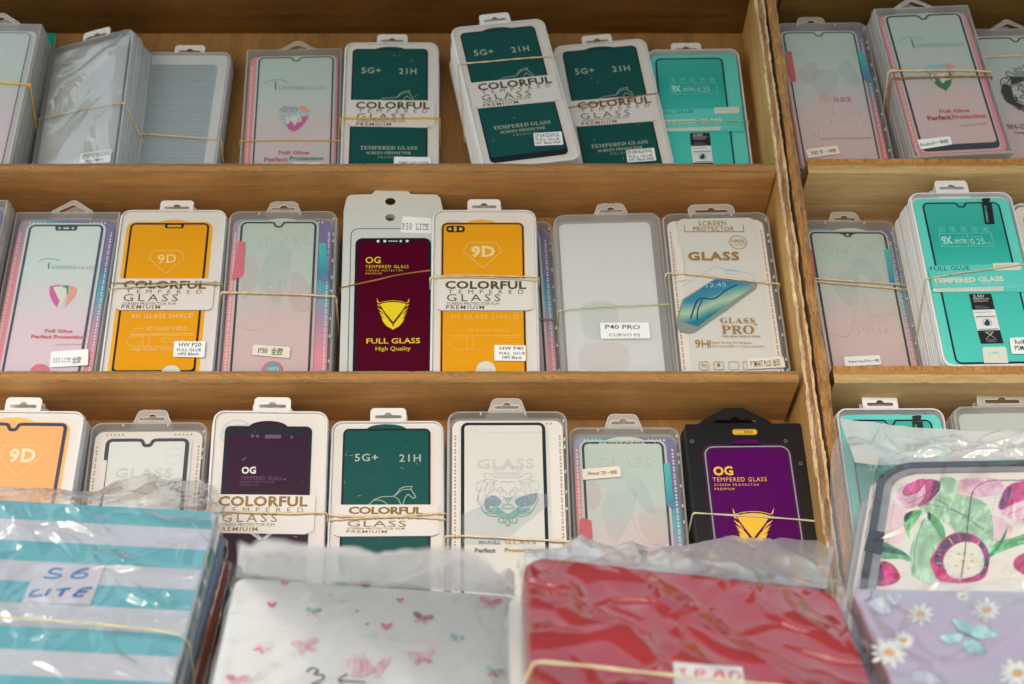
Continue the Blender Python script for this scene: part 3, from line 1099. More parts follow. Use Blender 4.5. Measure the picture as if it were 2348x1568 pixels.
def part_art(name, root, art, y, W, H, pre=None):
    mb = MB()
    if pre:
        pre(mb)
    art.emit(mb, y, W, H)
    return mb.build(name, root)


def sticker(root, ref, reg, corners, m, lines, W=None, H=None, y=-.0006, r=None):
    """small paper label stuck on the cover; corners clockwise from top left"""
    A = Art(ref, reg, -.0005)
    q = [A.L(*c) for c in corners]
    # slightly rounded quad
    pts = []
    for i in range(4):
        p, a, b = Vector(q[i]), Vector(q[i - 1]), Vector(q[(i + 1) % 4])
        k = .0009
        pts += [tuple(p + (a - p).normalized() * k), tuple(p + (b - p).normalized() * k * .0 + (a - p).normalized() * k * .3 + (b - p).normalized() * k * .3), tuple(p + (b - p).normalized() * k)]
    mb = MB()
    mb.slab([pts[::-1]], y, y + .00015, m)
    for l in lines:
        A.T(*l[:5], l[5], l[6] if len(l) > 6 else 'ink_black', l[7] if len(l) > 7 else 'bold')
    A.emit(mb, y, W, H)
    return mb.build('sticker', root)


GR_PACKS = 'screen protector packs standing in rows on the crate shelves'

# ---- green "colorful" pack: artwork measured once on pack E
gT = Art('E', '12')
gT.T('5G+', 1200, 667, 1378, 667, 50, 'print_sage', 'bold', 1.1)
gT.T('21H', 1543, 674, 1702, 674, 50, 'print_sage', 'bold', 1.15)
gT.line([(1355, 925), (1372, 908), (1405, 897), (1450, 894), (1515, 892), (1540, 874), (1556, 850), (1590, 834), (1642, 829), (1634, 846), (1650, 870), (1676, 900), (1662, 909), (1640, 896), (1616, 876), (1598, 892), (1584, 918)], 5.5, 'print_sage')
gT.line([(1518, 892), (1548, 874), (1575, 856), (1600, 848), (1634, 846)], 5, 'print_sage', True)
gT.T('TEMPERED GLASS', 1187, 1366, 1710, 1368, 32, 'print_sage', 'serif')
gT.T('SCREEN PROTECTOR', 1242, 1409, 1652, 1411, 24, 'print_sage', 'serif')
gT.T('PREMIUM', 1345, 1448, 1560, 1448, 22, 'print_sage_dim', 'serif', 1.35)


def band_text(A, gold, x0, x1, rows, style='black'):
    """rows: (text, x0, x1, baseline, cap, style, spacing)"""
    for t, a, b, y, c, st, sp in rows:
        A.T(t, a, y, b, y + (b - a) * .004, c, gold, st, sp)


def green_band(gold):
    A = Art('E', '12', .0006)
    pts = [(1026, 912), (1912, 918), (1917, 1160), (1850, 1168), (1830, 1162), (1100, 1156), (1075, 1144), (1020, 1150)]
    q = [A.L(*p) for p in pts]
    A.lpoly([[(-.0440, q[0][1]), (.0440, q[1][1]), (.0445, q[2][1] + .001), (.036, q[3][1]), (-.039, q[5][1]), (-.0425, q[6][1] + .0008), (-.0440, q[7][1] + .002)]], 'band_white')
    vs, fs = ribbon([(-.0425, q[6][1] + .0014), (-.039, q[5][1] + .0001), (.036, q[3][1] + .0001), (.0400, q[3][1] + .0015)], .00045)
    A.put(vs, fs, 'lid_grey')
    band_text(A, gold, 0, 0, [('COLORFUL', 1146, 1825, 990, 58, 'black', 1.05), ('TEMPERED', 1170, 1800, 1029, 32, '', 2.3),
                              ('GLASS', 1155, 1605, 1090, 52, '', 1.35), ('SCREEN PROTECTOR FLM', 1158, 1592, 1116, 20, '', 1.0), ('PREMIUIM', 1150, 1470, 1148, 26, 'bold', 1.3)])
    return A


def clam_white(key, label, T, glass, art, sheet, band, nlayers, what, where, border=.0011, bulge=None, stick=None, cardmat='white_card', covermat='cover_clear', stamp=None, notch=None, tabx=0.0, tab='white', bottom=.0065, cardback=None, skew=(0, 0), frame='border_black', stack_n=None):
    root, W, H = start(key, 'screen_protector_pack', label, 'screen protector', GR_PACKS)
    case = make_case(root, W, H, T, 'clam', 'white_rim', 'white_rim')
    if tab:
        make_tab(case, W, H, T, tab, tabx)

    def ex(mb, y):
        if bulge:
            cx, hw, up, m = bulge
            zt = H - sheet[1]
            mb.flat([[(cx + hw * math.cos(R(180 * i / 14)), zt - .001 + up * math.sin(R(180 * i / 14))) for i in range(15)]], y - .0001, m)
        if cardback:
            x0, t0, x1, b0, rr_, m = cardback
            mb.flat([rrect(x0, b0, x1, H - t0, rr_)], y - .00005, m)
    card(root, W, H, cardmat, stamp, (.0019, .0019, .0019, .0019), .0078, .0022, extra=ex)
    x0, t0, x1 = sheet[0], sheet[1], sheet[2]
    mb = MB()
    ring_sheet(mb, x0, sheet[3], x1, H - t0, .0052, glass, frame, border, border * 1.05, border, bottom, .0016, notch, (x0 + x1) / 2 if len(sheet) < 5 else sheet[4], notch_fill=glass)
    if art:
        art.emit(mb, .0015, W, H)
    specks(mb, key, x0 + .002, .01, x1 - .002, H - t0 - .003, .0012 - .0006)
    mb.build('glass_sheet', root)
    if band:
        part_art('paper_band', root, band, .0008, W, H)
    cover(root, W, H, covermat)
    for s in (stick or []):
        sticker(root, *s)
    stack(key, nlayers, T, what, where, skew=skew)
    return root


GREEN_SHEET = (-.0400, .0076, .0372, .008)
gb_dark, gb_gold = green_band('foil_dark'), green_band('foil_gold')
clam_white('E', 'upright dark green screen protector pack with yellow rubber band, cut-off sticker, top shelf', .0105, 'green_glass', gT, GREEN_SHEET, gb_dark, 3,
           'white pack', 'of the upright dark green one', bulge=(-.0015, .0155, .0042, 'green_glass'),
           stick=[('E', '12', [(1497, 1433), (1834, 1438), (1836, 1560), (1497, 1560)], 'sticker_white', [('OPPO A53 / A53S', 1535, 1512, 1812, 1512, 34, 'ink_black', 'bold')])])
clam_white('F', 'foremost tilted dark green screen protector pack, on top of the tall tilted stack', .0074, 'green_glass', gT, GREEN_SHEET, gb_dark, 8,
           'thin white-edged pack', 'of the tall tilted dark green packs', bulge=(-.0015, .0155, .0042, 'green_glass'),
           stick=[('F', '13', [(1057, 1217), (1316, 1203), (1333, 1322), (1070, 1334)], 'sticker_white',
                   [('OP A54 5G/A74 5G', 1074, 1260, 1296, 1250, 36), ('FULL GLUE', 1080, 1290, 1298, 1282, 22), ('HPS  Black 0428', 1080, 1320, 1306, 1310, 20)])])
clam_white('G', 'dark green pack tilted behind the tall stack, thin ochre band over its lettering', .0108, 'green_glass', gT, GREEN_SHEET, gb_gold, 3,
           'white pack', 'of the tilted dark green pack with ochre band', bulge=(-.0015, .0155, .0042, 'green_glass'),
           stick=[('G', '14', [(190, 1372), (447, 1352), (468, 1468), (203, 1486)], 'sticker_white',
                   [('OP A94 4G/A74 4G', 206, 1414, 430, 1396, 36), ('FULL GLUE', 217, 1446, 434, 1432, 22), ('HPS  Black 0428', 220, 1475, 444, 1460, 20)])])
gZ = Art('Z', '32')
gZ.T('5G+', 1175, 720, 1370, 718, 60, 'print_sage', 'bold', 1.1)
gZ.T('21H', 1548, 724, 1728, 724, 60, 'print_sage', 'bold', 1.15)
gZ.line([(1285, 1090), (1310, 1068), (1340, 1040), (1400, 1018), (1500, 1014), (1530, 985), (1555, 950), (1590, 936), (1655, 930), (1645, 955), (1668, 990), (1687, 1020), (1668, 1032), (1640, 1012), (1622, 995), (1600, 1020), (1575, 1085)], 6.5, 'print_sage')
gZ.line([(1500, 1014), (1540, 985), (1575, 960), (1645, 955)], 6, 'print_sage', True)
gZ.line([(1340, 1048), (1380, 1046), (1420, 1060), (1450, 1085)], 6, 'print_sage', True)
gZ.line([(1505, 1018), (1540, 1040), (1560, 1085)], 6, 'print_sage', True)
zB = Art('Z', '32', .0006)
zq = [zB.L(1450, 1082), zB.L(1450, 1350)]
zB.lpoly([[(-.0440, zq[0][1]), (.0440, zq[0][1] - .0004), (.0440, zq[1][1] + .002), (.040, zq[1][1]), (-.040, zq[1][1]), (-.0440, zq[1][1] + .003)][::-1]], 'band_white')
vs_, fs_ = ribbon([(-.043, zq[1][1] + .0016), (-.040, zq[1][1] + .0001), (.039, zq[1][1] + .0001), (.043, zq[1][1] + .0016)], .00045)
zB.put(vs_, fs_, 'lid_grey')
band_text(zB, 'foil_gold', 0, 0, [('COLORFUL', 1122, 1748, 1160, 56, 'black', .92), ('TEMPERED', 1140, 1750, 1206, 28, '', 1.6),
                                  ('GLASS', 1112, 1605, 1268, 50, '', 1.1), ('SCREEN PROTECTOR FILM', 1110, 1592, 1292, 16, 'bold', 1.0), ('PREMIUIM', 1106, 1445, 1320, 20, 'bold', 1.2)])
clam_white('Z', 'dark green pack with horse outline, two tan bands across its gold lettering, bottom shelf', .012, 'green_glass', gZ, (-.0385, .0070, .0372, .008), zB, 4,
           'white pack', 'of the bottom-shelf dark green pack', bulge=(-.0010, .0175, .0055, 'green_glass'), border=.0014, notch='none')

# ---- yellow 9D packs: artwork measured once on pack P
yT = Art('P', '23')
for_9d = [(378, 533), (588, 533), (630, 600), (490, 722), (342, 598)]
yT.line(for_9d + [(378, 533)], 3, 'print_yellow_pale')
yT.T('9D', 400, 637, 580, 637, 74, 'print_yellow_pale', 'black', 1.05)
yT.T('9H GLASS SHIELD', 245, 1104, 756, 1106, 32, 'print_yellow_mid', '', 1.15)
yT.T('9D GLASS SHIELD', 375, 1203, 685, 1203, 22, 'print_yellow_mid', '', 1.15)
yT.line([(240, 1232), (768, 1232)], 4, 'print_yellow_mid')
yT.line([(770, 1246), (280, 1242), (240, 1270), (236, 1310), (280, 1334), (500, 1336)], 3, 'print_yellow_mid')
yT.line([(370, 1246), (370, 1334)], 3, 'print_yellow_mid')
yT.line([(415, 1246), (415, 1334)], 3, 'print_yellow_mid')
yT.circ(512, 1490, 74, 'white_card')
yT.T('Prevent the', 452, 1492, 560, 1492, 12, 'stamp_grey', '')
yB = Art('P', '23', .0006)


def yellow_band(key, reg, ytop, ybot, rows, gold):
    A = Art(key, reg, .0006)
    xm = rows[0][1] + 250
    t, b = A.L(xm, ytop)[1], A.L(xm, ybot)[1]
    A.lpoly([[(-.0440, t), (-.0440, b + .003), (-.038, b), (.0385, b - .0003), (.0440, b + .002), (.0440, t)]], 'band_white')
    vs, fs = ribbon([(-.0425, b + .0018), (-.040, b + .0002), (.040, b), (.0430, b + .0016)], .0005)
    A.put(vs, fs, 'lid_grey')
    band_text(A, gold, 0, 0, rows)
    return A


pB = yellow_band('P', '23', 803, 1045, [('COLORFUL', 205, 815, 878, 54, 'black', 1.05), ('TEMPERED', 228, 792, 917, 30, '', 2.3), ('GLASS', 217, 622, 973, 52, '', 1.35),
                                        ('SCREEN PROTECTOR FLM', 218, 608, 1001, 19, '', 1.0), ('PREMIUIM', 212, 498, 1032, 26, 'bold', 1.3)], 'foil_dark')
mB = yellow_band('M', '21', 803, 1042, [('COLORFUL', 925, 1545, 876, 54, 'black', 1.05), ('TEMPERED', 945, 1512, 916, 30, '', 2.3), ('GLASS', 922, 1335, 973, 52, '', 1.35),
                                        ('SCREEN PROTECTOR FLM', 918, 1316, 1001, 19, '', 1.0), ('PREMIUIM', 910, 1200, 1030, 26, 'bold', 1.3)], 'foil_gold')
yellow_back = (-.0405, .0130, .0375, .004, .0060, 'yellow_card')
st_P = Art('P', '23')
st_P.circ(268, 445, 96, 'stamp_grey', 3)
st_P.circ(268, 445, 84, 'stamp_grey', 2)
st_P.T('of the art', 225, 388, 330, 388, 16, 'stamp_grey', '')
clam_white('P', 'plain-framed yellow screen protector pack right of the maroon card', .0102, 'yellow_glass', yT, (-.0396, .0140, .0368, .0065), pB, 5,
           'white pack', 'of the yellow pack next to the maroon card', border=.0012, bottom=.0012, cardback=yellow_back, stamp=st_P,
           bulge=(-.0025, .0145, .0048, 'yellow_card'),
           stick=[('P', '23', [(575, 1302), (811, 1306), (812, 1424), (574, 1420)], 'sticker_white',
                   [('HW P40', 615, 1340, 794, 1340, 24), ('FULL  GLUE', 614, 1374, 808, 1374, 18), ('HPS Black', 636, 1406, 782, 1408, 20)])])
yP = MB()
pf_ = Art('P', '23')
pf_.rr(215, 408, 353, 456, 22, 'border_black')
pf_.circ(243, 432, 12, 'yellow_card')
pf_.circ(323, 432, 14, 'yellow_card')
pf_.rr(271, 415, 292, 450, 3, 'yellow_card')
pf_.emit(yP, .00125)
yP.build('camera_cutout', [o_ for o_ in children_of(ALL['P']) if o_.name.startswith('glass_sheet')][0])
yM = Art('M', '21')
yM.line([(1150, 594), (1350, 592), (1380, 640), (1378, 655), (1243, 766), (1122, 655), (1125, 640), (1150, 594)], 3, 'print_yellow_pale')
yM.T('9D', 1184, 690, 1322, 682, 64, 'print_yellow_pale', 'bold', 1.1)
yM.T('9H GLASS SHIELD', 986, 1103, 1450, 1096, 32, 'print_yellow_pale', '', 1.1)
yM.T('9D GLASS SHIELD', 1102, 1193, 1405, 1188, 27, 'print_yellow_pale', '', 1.05)
yM.line([(1002, 1208), (1004, 1180), (1080, 1182)], 3, 'print_yellow_pale')
yM.line([(975, 1225), (1452, 1216)], 5, 'print_yellow_pale')
yM.line([(1452, 1230), (985, 1236), (955, 1262), (955, 1295), (985, 1312), (1290, 1318)], 3, 'print_yellow_pale')
yM.line([(1076, 1236), (1072, 1314)], 3, 'print_yellow_pale')
yM.line([(1125, 1236), (1118, 1314)], 3, 'print_yellow_pale')
yM.line([(1216, 1260), (1340, 1258), (1338, 1280), (1214, 1280), (1216, 1260)], 3, 'print_yellow_pale')
yM.circ(1370, 1266, 10, 'print_yellow_pale', 3)
yM.T('High Quality. Curve Screen', 994, 1346, 1400, 1342, 22, 'print_yellow_pale', '')
yM.circ(1282, 1520, 74, 'white_card')
yM.T('Prevent the', 1212, 1498, 1306, 1498, 13, 'stamp_grey', '')
st_M = Art('M', '21')
st_M.circ(1062, 450, 104, 'stamp_grey', 3)
st_M.circ(1062, 450, 92, 'stamp_grey', 2)
st_M.T('state of the art', 985, 398, 1130, 392, 18, 'stamp_grey', '')
clam_white('M', 'yellow pack with notched black frame, left part of the middle shelf', .0112, 'yellow_glass', yM, (-.0395, .0145, .0340, .0065, .0015), mB, 5,
           'white pack', 'of the notched yellow pack', border=.0014, bottom=.0040, cardback=(-.0430, .0130, .0375, .004, .0080, 'yellow_card'), stamp=st_M,
           bulge=(0, .0150, .0050, 'yellow_card'), notch='oval', tabx=.0,
           stick=[('M', '21', [(1308, 1274), (1544, 1276), (1534, 1396), (1298, 1392)], 'sticker_white',
                   [('HW P20', 1342, 1315, 1508, 1315, 28), ('FULL GLUE', 1328, 1350, 1510, 1350, 20), ('HPS Black', 1334, 1380, 1494, 1380, 19)])])

# ---- orange 9D pack
oW = Art('W', '31')
oW.line([(40, 584), (310, 584), (354, 660), (350, 672), (150, 840), (130, 840), (0, 690), (-4, 660), (40, 584)], 3.5, 'print_orange_pale')
oW.T('9D', 66, 726, 290, 724, 104, 'print_orange_pale', 'black', 1.08)
clam_white('W', 'pale orange screen protector pack at the left end of the bottom shelf', .012, 'orange_glass', oW, (-.0430, .0110, .0345, .0065, -.0120), None, 5,
           'white pack', 'of the pale orange pack', border=.0022, cardback=(-.0450, .0098, .0375, .004, .0090, 'orange_card'),
           bulge=(-.0125, .0190, .0062, 'orange_card'), notch='u', tabx=-.010, frame='border_blue')

# ---- purple OG pack with COLORFUL band, bottom shelf
pY = Art('Y', '32')
pY.T('OG', 228, 824, 348, 822, 54, 'print_white', 'black', 1.0)
pY.T('TEMPERED GLASS', 218, 876, 566, 880, 32, 'print_purple_dim', '', 1.15)
pY.T('SCREEN PROTECTOR', 214, 902, 510, 906, 18, 'print_purple_dim', '', 1.3)
pY.T('PREMIUM', 212, 926, 366, 928, 16, 'print_purple_dim', '', 1.4)
pY.rr(424, 500, 560, 530, 8, 'print_purple_dim')
pY.circ(320, 510, 15, 'print_purple_dim')
pY.circ(362, 512, 14, 'print_purple_dim')
pY.circ(648, 520, 13, 'print_purple_dim')
for q_ in ((300, 1322, 380, 1376), (326, 1326, 390, 1376), (356, 1330, 396, 1372), (480, 1328, 420, 1376), (456, 1328, 410, 1372)):
    pY.line([(q_[0], q_[1]), (q_[2], q_[3])], 7, 'print_white')
bY = Art('Y', '32', .0006)
yt, yb_ = bY.L(450, 1004)[1], bY.L(450, 1330)[1]
bY.lpoly([[(-.0440, yt + .0006), (-.0440, yb_ + .001), (.033, yb_ - .0002), (.0400, yb_ + .003), (.0405, yt)]], 'band_white')
band_text(bY, 'foil_gold', 0, 0, [('COLORFUL', 30, 780, 1094, 78, 'black', 1.05), ('TEMPERED', 55, 745, 1146, 40, '', 2.1), ('GLASS', 60, 525, 1228, 66, '', 1.35),
                                  ('SCREEN PROTECTOR FLM', 40, 502, 1264, 26, '', 1.0), ('PREMIUIM', 20, 362, 1304, 32, 'bold', 1.25)])
st_Y = Art('Y', '32')
st_Y.circ(188, 490, 132, 'stamp_grey', 4)
st_Y.circ(188, 490, 120, 'stamp_grey', 2)
st_Y.T('state of the art', 96, 440, 268, 424, 24, 'stamp_grey', '')
st_Y.T('ORIGINAL', 76, 498, 310, 478, 34, 'stamp_grey', '')
clam_white('Y', 'deep purple pack with black top bar and white gold-lettered band, bottom shelf', .0115, 'purple_glass', pY, (-.0385, .0140, .0355, .0065), bY, 5,
           'white pack', 'of the deep purple pack', border=.0024, bulge=(-.0020, .0165, .0062, 'purple_glass'), stamp=st_Y, tabx=.000)
for o_ in children_of(ALL['Y']):
    if o_.name.startswith('glass_sheet'):
        mb = MB()
        _, W_, H_ = FRAME['Y']
        mb.flat([rrect(-.0365, H_ - .0225, .0335, H_ - .0150, .002)], .00145, 'border_black')
        mb.build('camera_bar', o_)

# ---- turquoise packs: artwork measured on U (big stack)
tU = Art('U', '25')
for x_ in (1120, 1202, 1284, 1366, 1448):
    tU.rr(x_ - 21, 414 + (0 if x_ < 1300 else 0), x_ + 21, 450, 6, 'print_turq_mid', 3)
    tU.circ(x_, 432, 9, 'print_turq_mid')
tU.rr(1110, 464, 1502, 562, 1, 'print_turq_mid', 4)
tU.line([(1313, 466), (1324, 562)], 4, 'print_turq_mid')
tU.T('9X', 1126, 545, 1206, 542, 54, 'print_turq_pale', 'black', .9)
tU.T('SHATTER', 1218, 529, 1310, 527, 20, 'print_turq_pale', 'black')
tU.T('PROTECTION', 1218, 543, 1312, 541, 11, 'print_turq_pale', 'bold')
tU.line([(1212, 492), (1302, 491)], 3, 'print_turq_mid')
tU.T('ULTRATHIN', 1332, 497, 1424, 495, 14, 'print_turq_mid', '')
tU.T('0.25', 1340, 548, 1446, 545, 42, 'print_turq_pale', '')
tU.T('mm', 1450, 545, 1494, 544, 18, 'print_turq_mid', '')
tUx = Art('U', '25')
tUx.items = list(tU.items)
tU.poly([(1422, 205), (1476, 200), (1480, 222), (1450, 238), (1424, 222)], 'black_line', True)
tU.poly([(1418, 238), (1494, 238), (1518, 396), (1444, 396)], 'black_line')
a_ = tU
a_.T('ONEMAX', 1436, 256, 1456, 384, 14, 'turq_card', 'bold')
tU2 = Art('U', '25')
tU2.poly([(1324, 920), (1490, 918), (1518, 1036), (1350, 1040)], 'black_line')
tU2.poly([(1350, 1040), (1518, 1036), (1556, 1190), (1388, 1194)], 'sticker_white')
tU2.poly([(1388, 1196), (1556, 1192), (1584, 1290), (1414, 1294)], 'black_line')
tU2.T('2.5D', 1356, 946, 1438, 945, 18, 'print_white', 'bold')
tU2.T('PREMIUM', 1358, 963, 1474, 962, 11, 'print_white', '')
tU2.T('QUALITY', 1362, 980, 1466, 979, 11, 'print_white', '')
tU2.T('Full Screen', 1372, 1016, 1448, 1015, 8, 'stamp_grey', '')
tU2.T('ROUND EDGE', 1376, 1029, 1480, 1028, 8, 'stamp_grey', '')
tU2.line([(1368, 1060), (1490, 1056)], 5, 'stamp_grey')
tU2.line([(1376, 1092), (1520, 1087)], 6, 'black_line')
tU2.line([(1368, 1101), (1534, 1097)], 3, 'turq_card')
tU2.circ(1460, 1135, 34, 'black_line', 3, 28)
tU2.poly([(1460, 1112), (1482, 1138), (1472, 1156), (1448, 1156), (1438, 1138)], 'phone_dark', True)
tU2.line([(1402, 1187), (1542, 1183)], 5, 'black_line')
tU2.line([(1444, 1206), (1522, 1254)], 3, 'print_white')
tU2.line([(1508, 1204), (1452, 1258)], 3, 'print_white')
tU2.line([(1452, 1208), (1500, 1206), (1480, 1228), (1452, 1208)], 3, 'print_white')
tU2.T('KNIGHTS', 1450, 1271, 1532, 1269, 9, 'stamp_grey', '')
tU2.T('SERIES', 1460, 1283, 1524, 1281, 8, 'stamp_grey', '')
tU2.poly([(1422, 1330), (1434, 1320), (1590, 1318), (1602, 1330), (1618, 1440), (1436, 1440)], 'ghost_pale')
tU2.line([(1482, 1400), (1470, 1362), (1540, 1356), (1552, 1398)], 5, 'print_turq_mid')
tU2.line([(1500, 1370), (1540, 1358)], 6, 'print_turq_mid')
tU.items += tU2.items
tUx.items += tU2.items
bU = Art('U', '25', .0006)
bU.lpoly([[(-.0445, bU.L(1000, 730)[1] + .001), (-.0445, bU.L(1035, 885)[1] + .001), (-.0425, bU.L(1060, 906)[1] + .0005), (.044, bU.L(1060, 906)[1] - .001), (.044, bU.L(1300, 693)[1]), (-.038, bU.L(1030, 708)[1])]], 'turq_band')
bU.T('FULL GLUE', 1038, 746, 1334, 736, 30, 'ink_black', '', 1.05)
bU.T('Protetor de ecra de vidro temperado', 1040, 770, 1514, 758, 14, 'print_turq_mid', '')
bU.T('Verre Trempe - Protection d ecran', 1050, 792, 1518, 780, 14, 'print_turq_mid', '')
bU.T('TEMPERED GLASS', 1056, 838, 1588, 822, 34, 'ghost_pale', 'black', 1.0)
bU.T('PROTECTOR DE VIDRIO TEMPLADO', 1064, 866, 1562, 851, 18, 'print_turq_pale', '', 1.0)
bU.poly([(1060, 878), (1584, 862), (1576, 896), (1070, 906), (1052, 896)], 'ghost_pale')
bU.T('PEGAMENTO COMPLETO', 1082, 898, 1570, 886, 20, 'turq_band', '', 1.05)
bU.T('ESG1011', 1612, 874, 1730, 870, 18, 'print_turq_pale', '')
bU.poly([(1500, 690), (1700, 684), (1716, 704), (1716, 734), (1700, 742), (1512, 744)], 'ghost_pale')
bU.T('PHONE ACCESSORY', 1520, 722, 1690, 716, 16, 'print_turq_mid', '')


def turq(key, label, T, n, what, where, art, band, sheet, notch=None, stick=None, tabx=0.0):
    root, W, H = start(key, 'screen_protector_pack', label, 'screen protector', GR_PACKS)
    case = make_case(root, W, H, T, 'clam', 'white_rim', 'white_rim')
    make_tab(case, W, H, T, 'white', tabx)
    card(root, W, H, 'turq_card', None, (.0030, .003, .0030, .0055), .0080, .0026)
    mb = MB()
    ring_sheet(mb, sheet[0], sheet[3], sheet[2], H - sheet[1], .0060, 'turq_glass', 'border_black', .0012, .0012, .0012, .0018, .0016, notch, (sheet[0] + sheet[2]) / 2, notch_fill='turq_glass')
    art.emit(mb, .0015, W, H)
    mb.build('glass_sheet', root)
    if band:
        part_art('paper_band', root, band, .0008, W, H)
    cover(root, W, H, 'cover_clear')
    for s in stick or []:
        sticker(root, *s)
    stack(key, n, T, what, where)
    return root


turq('U', 'foremost turquoise pack of the thick middle-shelf stack, black lift tab at its top', .0079, 9, 'thin white-edged pack', 'of turquoise packs on the middle shelf',
     tU, bU, (-.0375, .0105, .0360, .003), 'u',
     [('U', '25', [(1628, 1250), (1830, 1240), (1850, 1368), (1645, 1370)], 'sticker_white', [('RedMI 9A', 1672, 1298, 1830, 1292, 34), ('PSM Black', 1672, 1344, 1840, 1338, 34)])], tabx=-.004)
turq('H', 'turquoise pack at the right end of the top shelf, left of the partition', .0125, 2, 'turquoise pack', 'of the top-shelf turquoise pack', tUx, bU, (-.0400, .0110, .0300, .003), None, tabx=-.0050)
turq('AD', 'turquoise pack whose top shows above the flowery bag', .0125, 4, 'pack', 'of the turquoise pack above the flowery bag', tU, None, (-.0375, .0105, .0360, .003), 'u', tabx=-.004)

# ---- clear square boxes with crest and TEMPERED GLASS
def mjb_art(ref, reg, ox, oy, s, crest, words, slope=0.0, lw=1.0, extra=None, shear=0.0):
    """umbrella lettering, crest and slogan; (ox, oy) the foot of the umbrella's stick, s scale"""
    A = Art(ref, reg)
    P = lambda x, y: (ox + x * s + shear * y * s, oy + (y - x * slope) * s)
    A.line([P(-105, -60), P(-70, -82), P(-20, -96), P(30, -98), P(75, -88), P(110, -66)], 6 * s, crest['arc'], True)
    A.line([P(0, -82), P(0, -2)], 11 * s, crest['stick'])
    x0, y0 = P(25, -6)
    x1, y1 = P(460, -6)
    A.T('EMPERED GLASS', x0, y0, x1, y1, 33 * s, crest['txt'], 'serif')
    cx, cy = 165, 250     # crest centre
    Q = lambda x, y: P(cx + x, cy + y)
    sh = [(-138, -66), (-92, -108), (-45, -100), (0, -104), (45, -100), (92, -110), (142, -70), (128, -5), (96, 55), (52, 100), (2, 132), (-50, 105), (-95, 55), (-126, -5)]
    A.poly([Q(*p) for p in sh], crest['base'])
    A.poly([Q(*p) for p in [(-138, -66), (-92, -108), (-45, -100), (0, -104), (50, -80), (20, -40), (-40, -40), (-100, -45)]], crest['tl'])
    A.poly([Q(*p) for p in [(60, -102), (92, -110), (142, -70), (138, -45), (90, -55), (45, -70)]], crest['tr'])
    A.poly([Q(*p) for p in [(-62, 20), (138, -15), (96, 55), (52, 100), (2, 132), (-50, 105), (-62, 70)]], crest['lo'])
    A.line([Q(-110, -55), Q(-70, -20), Q(-45, -68), Q(-20, -28), Q(5, -72), Q(30, -28), Q(55, -66), Q(75, -25), Q(110, -58)], 7 * s, 'ghost_pale')
    a, b = Q(-62, 58), Q(78, 36)
    A.T('MJB', a[0], a[1], b[0], b[1], 62 * s, 'ghost_pale', 'black', .85)
    for (t, x0_, y0_, x1_, y1_, cap, m_, st) in words:
        a, b = P(x0_, y0_), P(x1_, y1_)
        A.T(t, a[0], a[1], b[0], b[1], cap * s, m_, st)
    if extra:
        extra(A, P)
    return A


CR1 = dict(arc='print_leaf', stick='print_deepgreen', txt='print_steel', base='frost_blue_light', tl='print_steel', tr='print_salmon', lo='print_magenta')
CR2 = dict(arc='print_tealblue', stick='print_deepgreen', txt='print_steel', base='ghost_grey', tl='print_steel', tr='print_salmon', lo='print_deepgreen')


def tri_edge(mb, W, H, y, xl, zl0, zl1, m='print_tri', size=.0032, side=1):
    """row of small printed triangles running down one edge"""
    n = int((zl1 - zl0) / size)
    for i in range(n):
        z = zl0 + i * size
        a, b = xl - size * .34, xl + size * .34
        if side < 0:
            a, b = b, a
        tri = [(a, z), (b, z + size * .1), (xl, z + size * .72)] if i % 2 == 0 else [(a, z + size * .62), (xl + (0.0), z - size * .05), (b, z + size * .7)]
        mb.flat([tri], y, m)


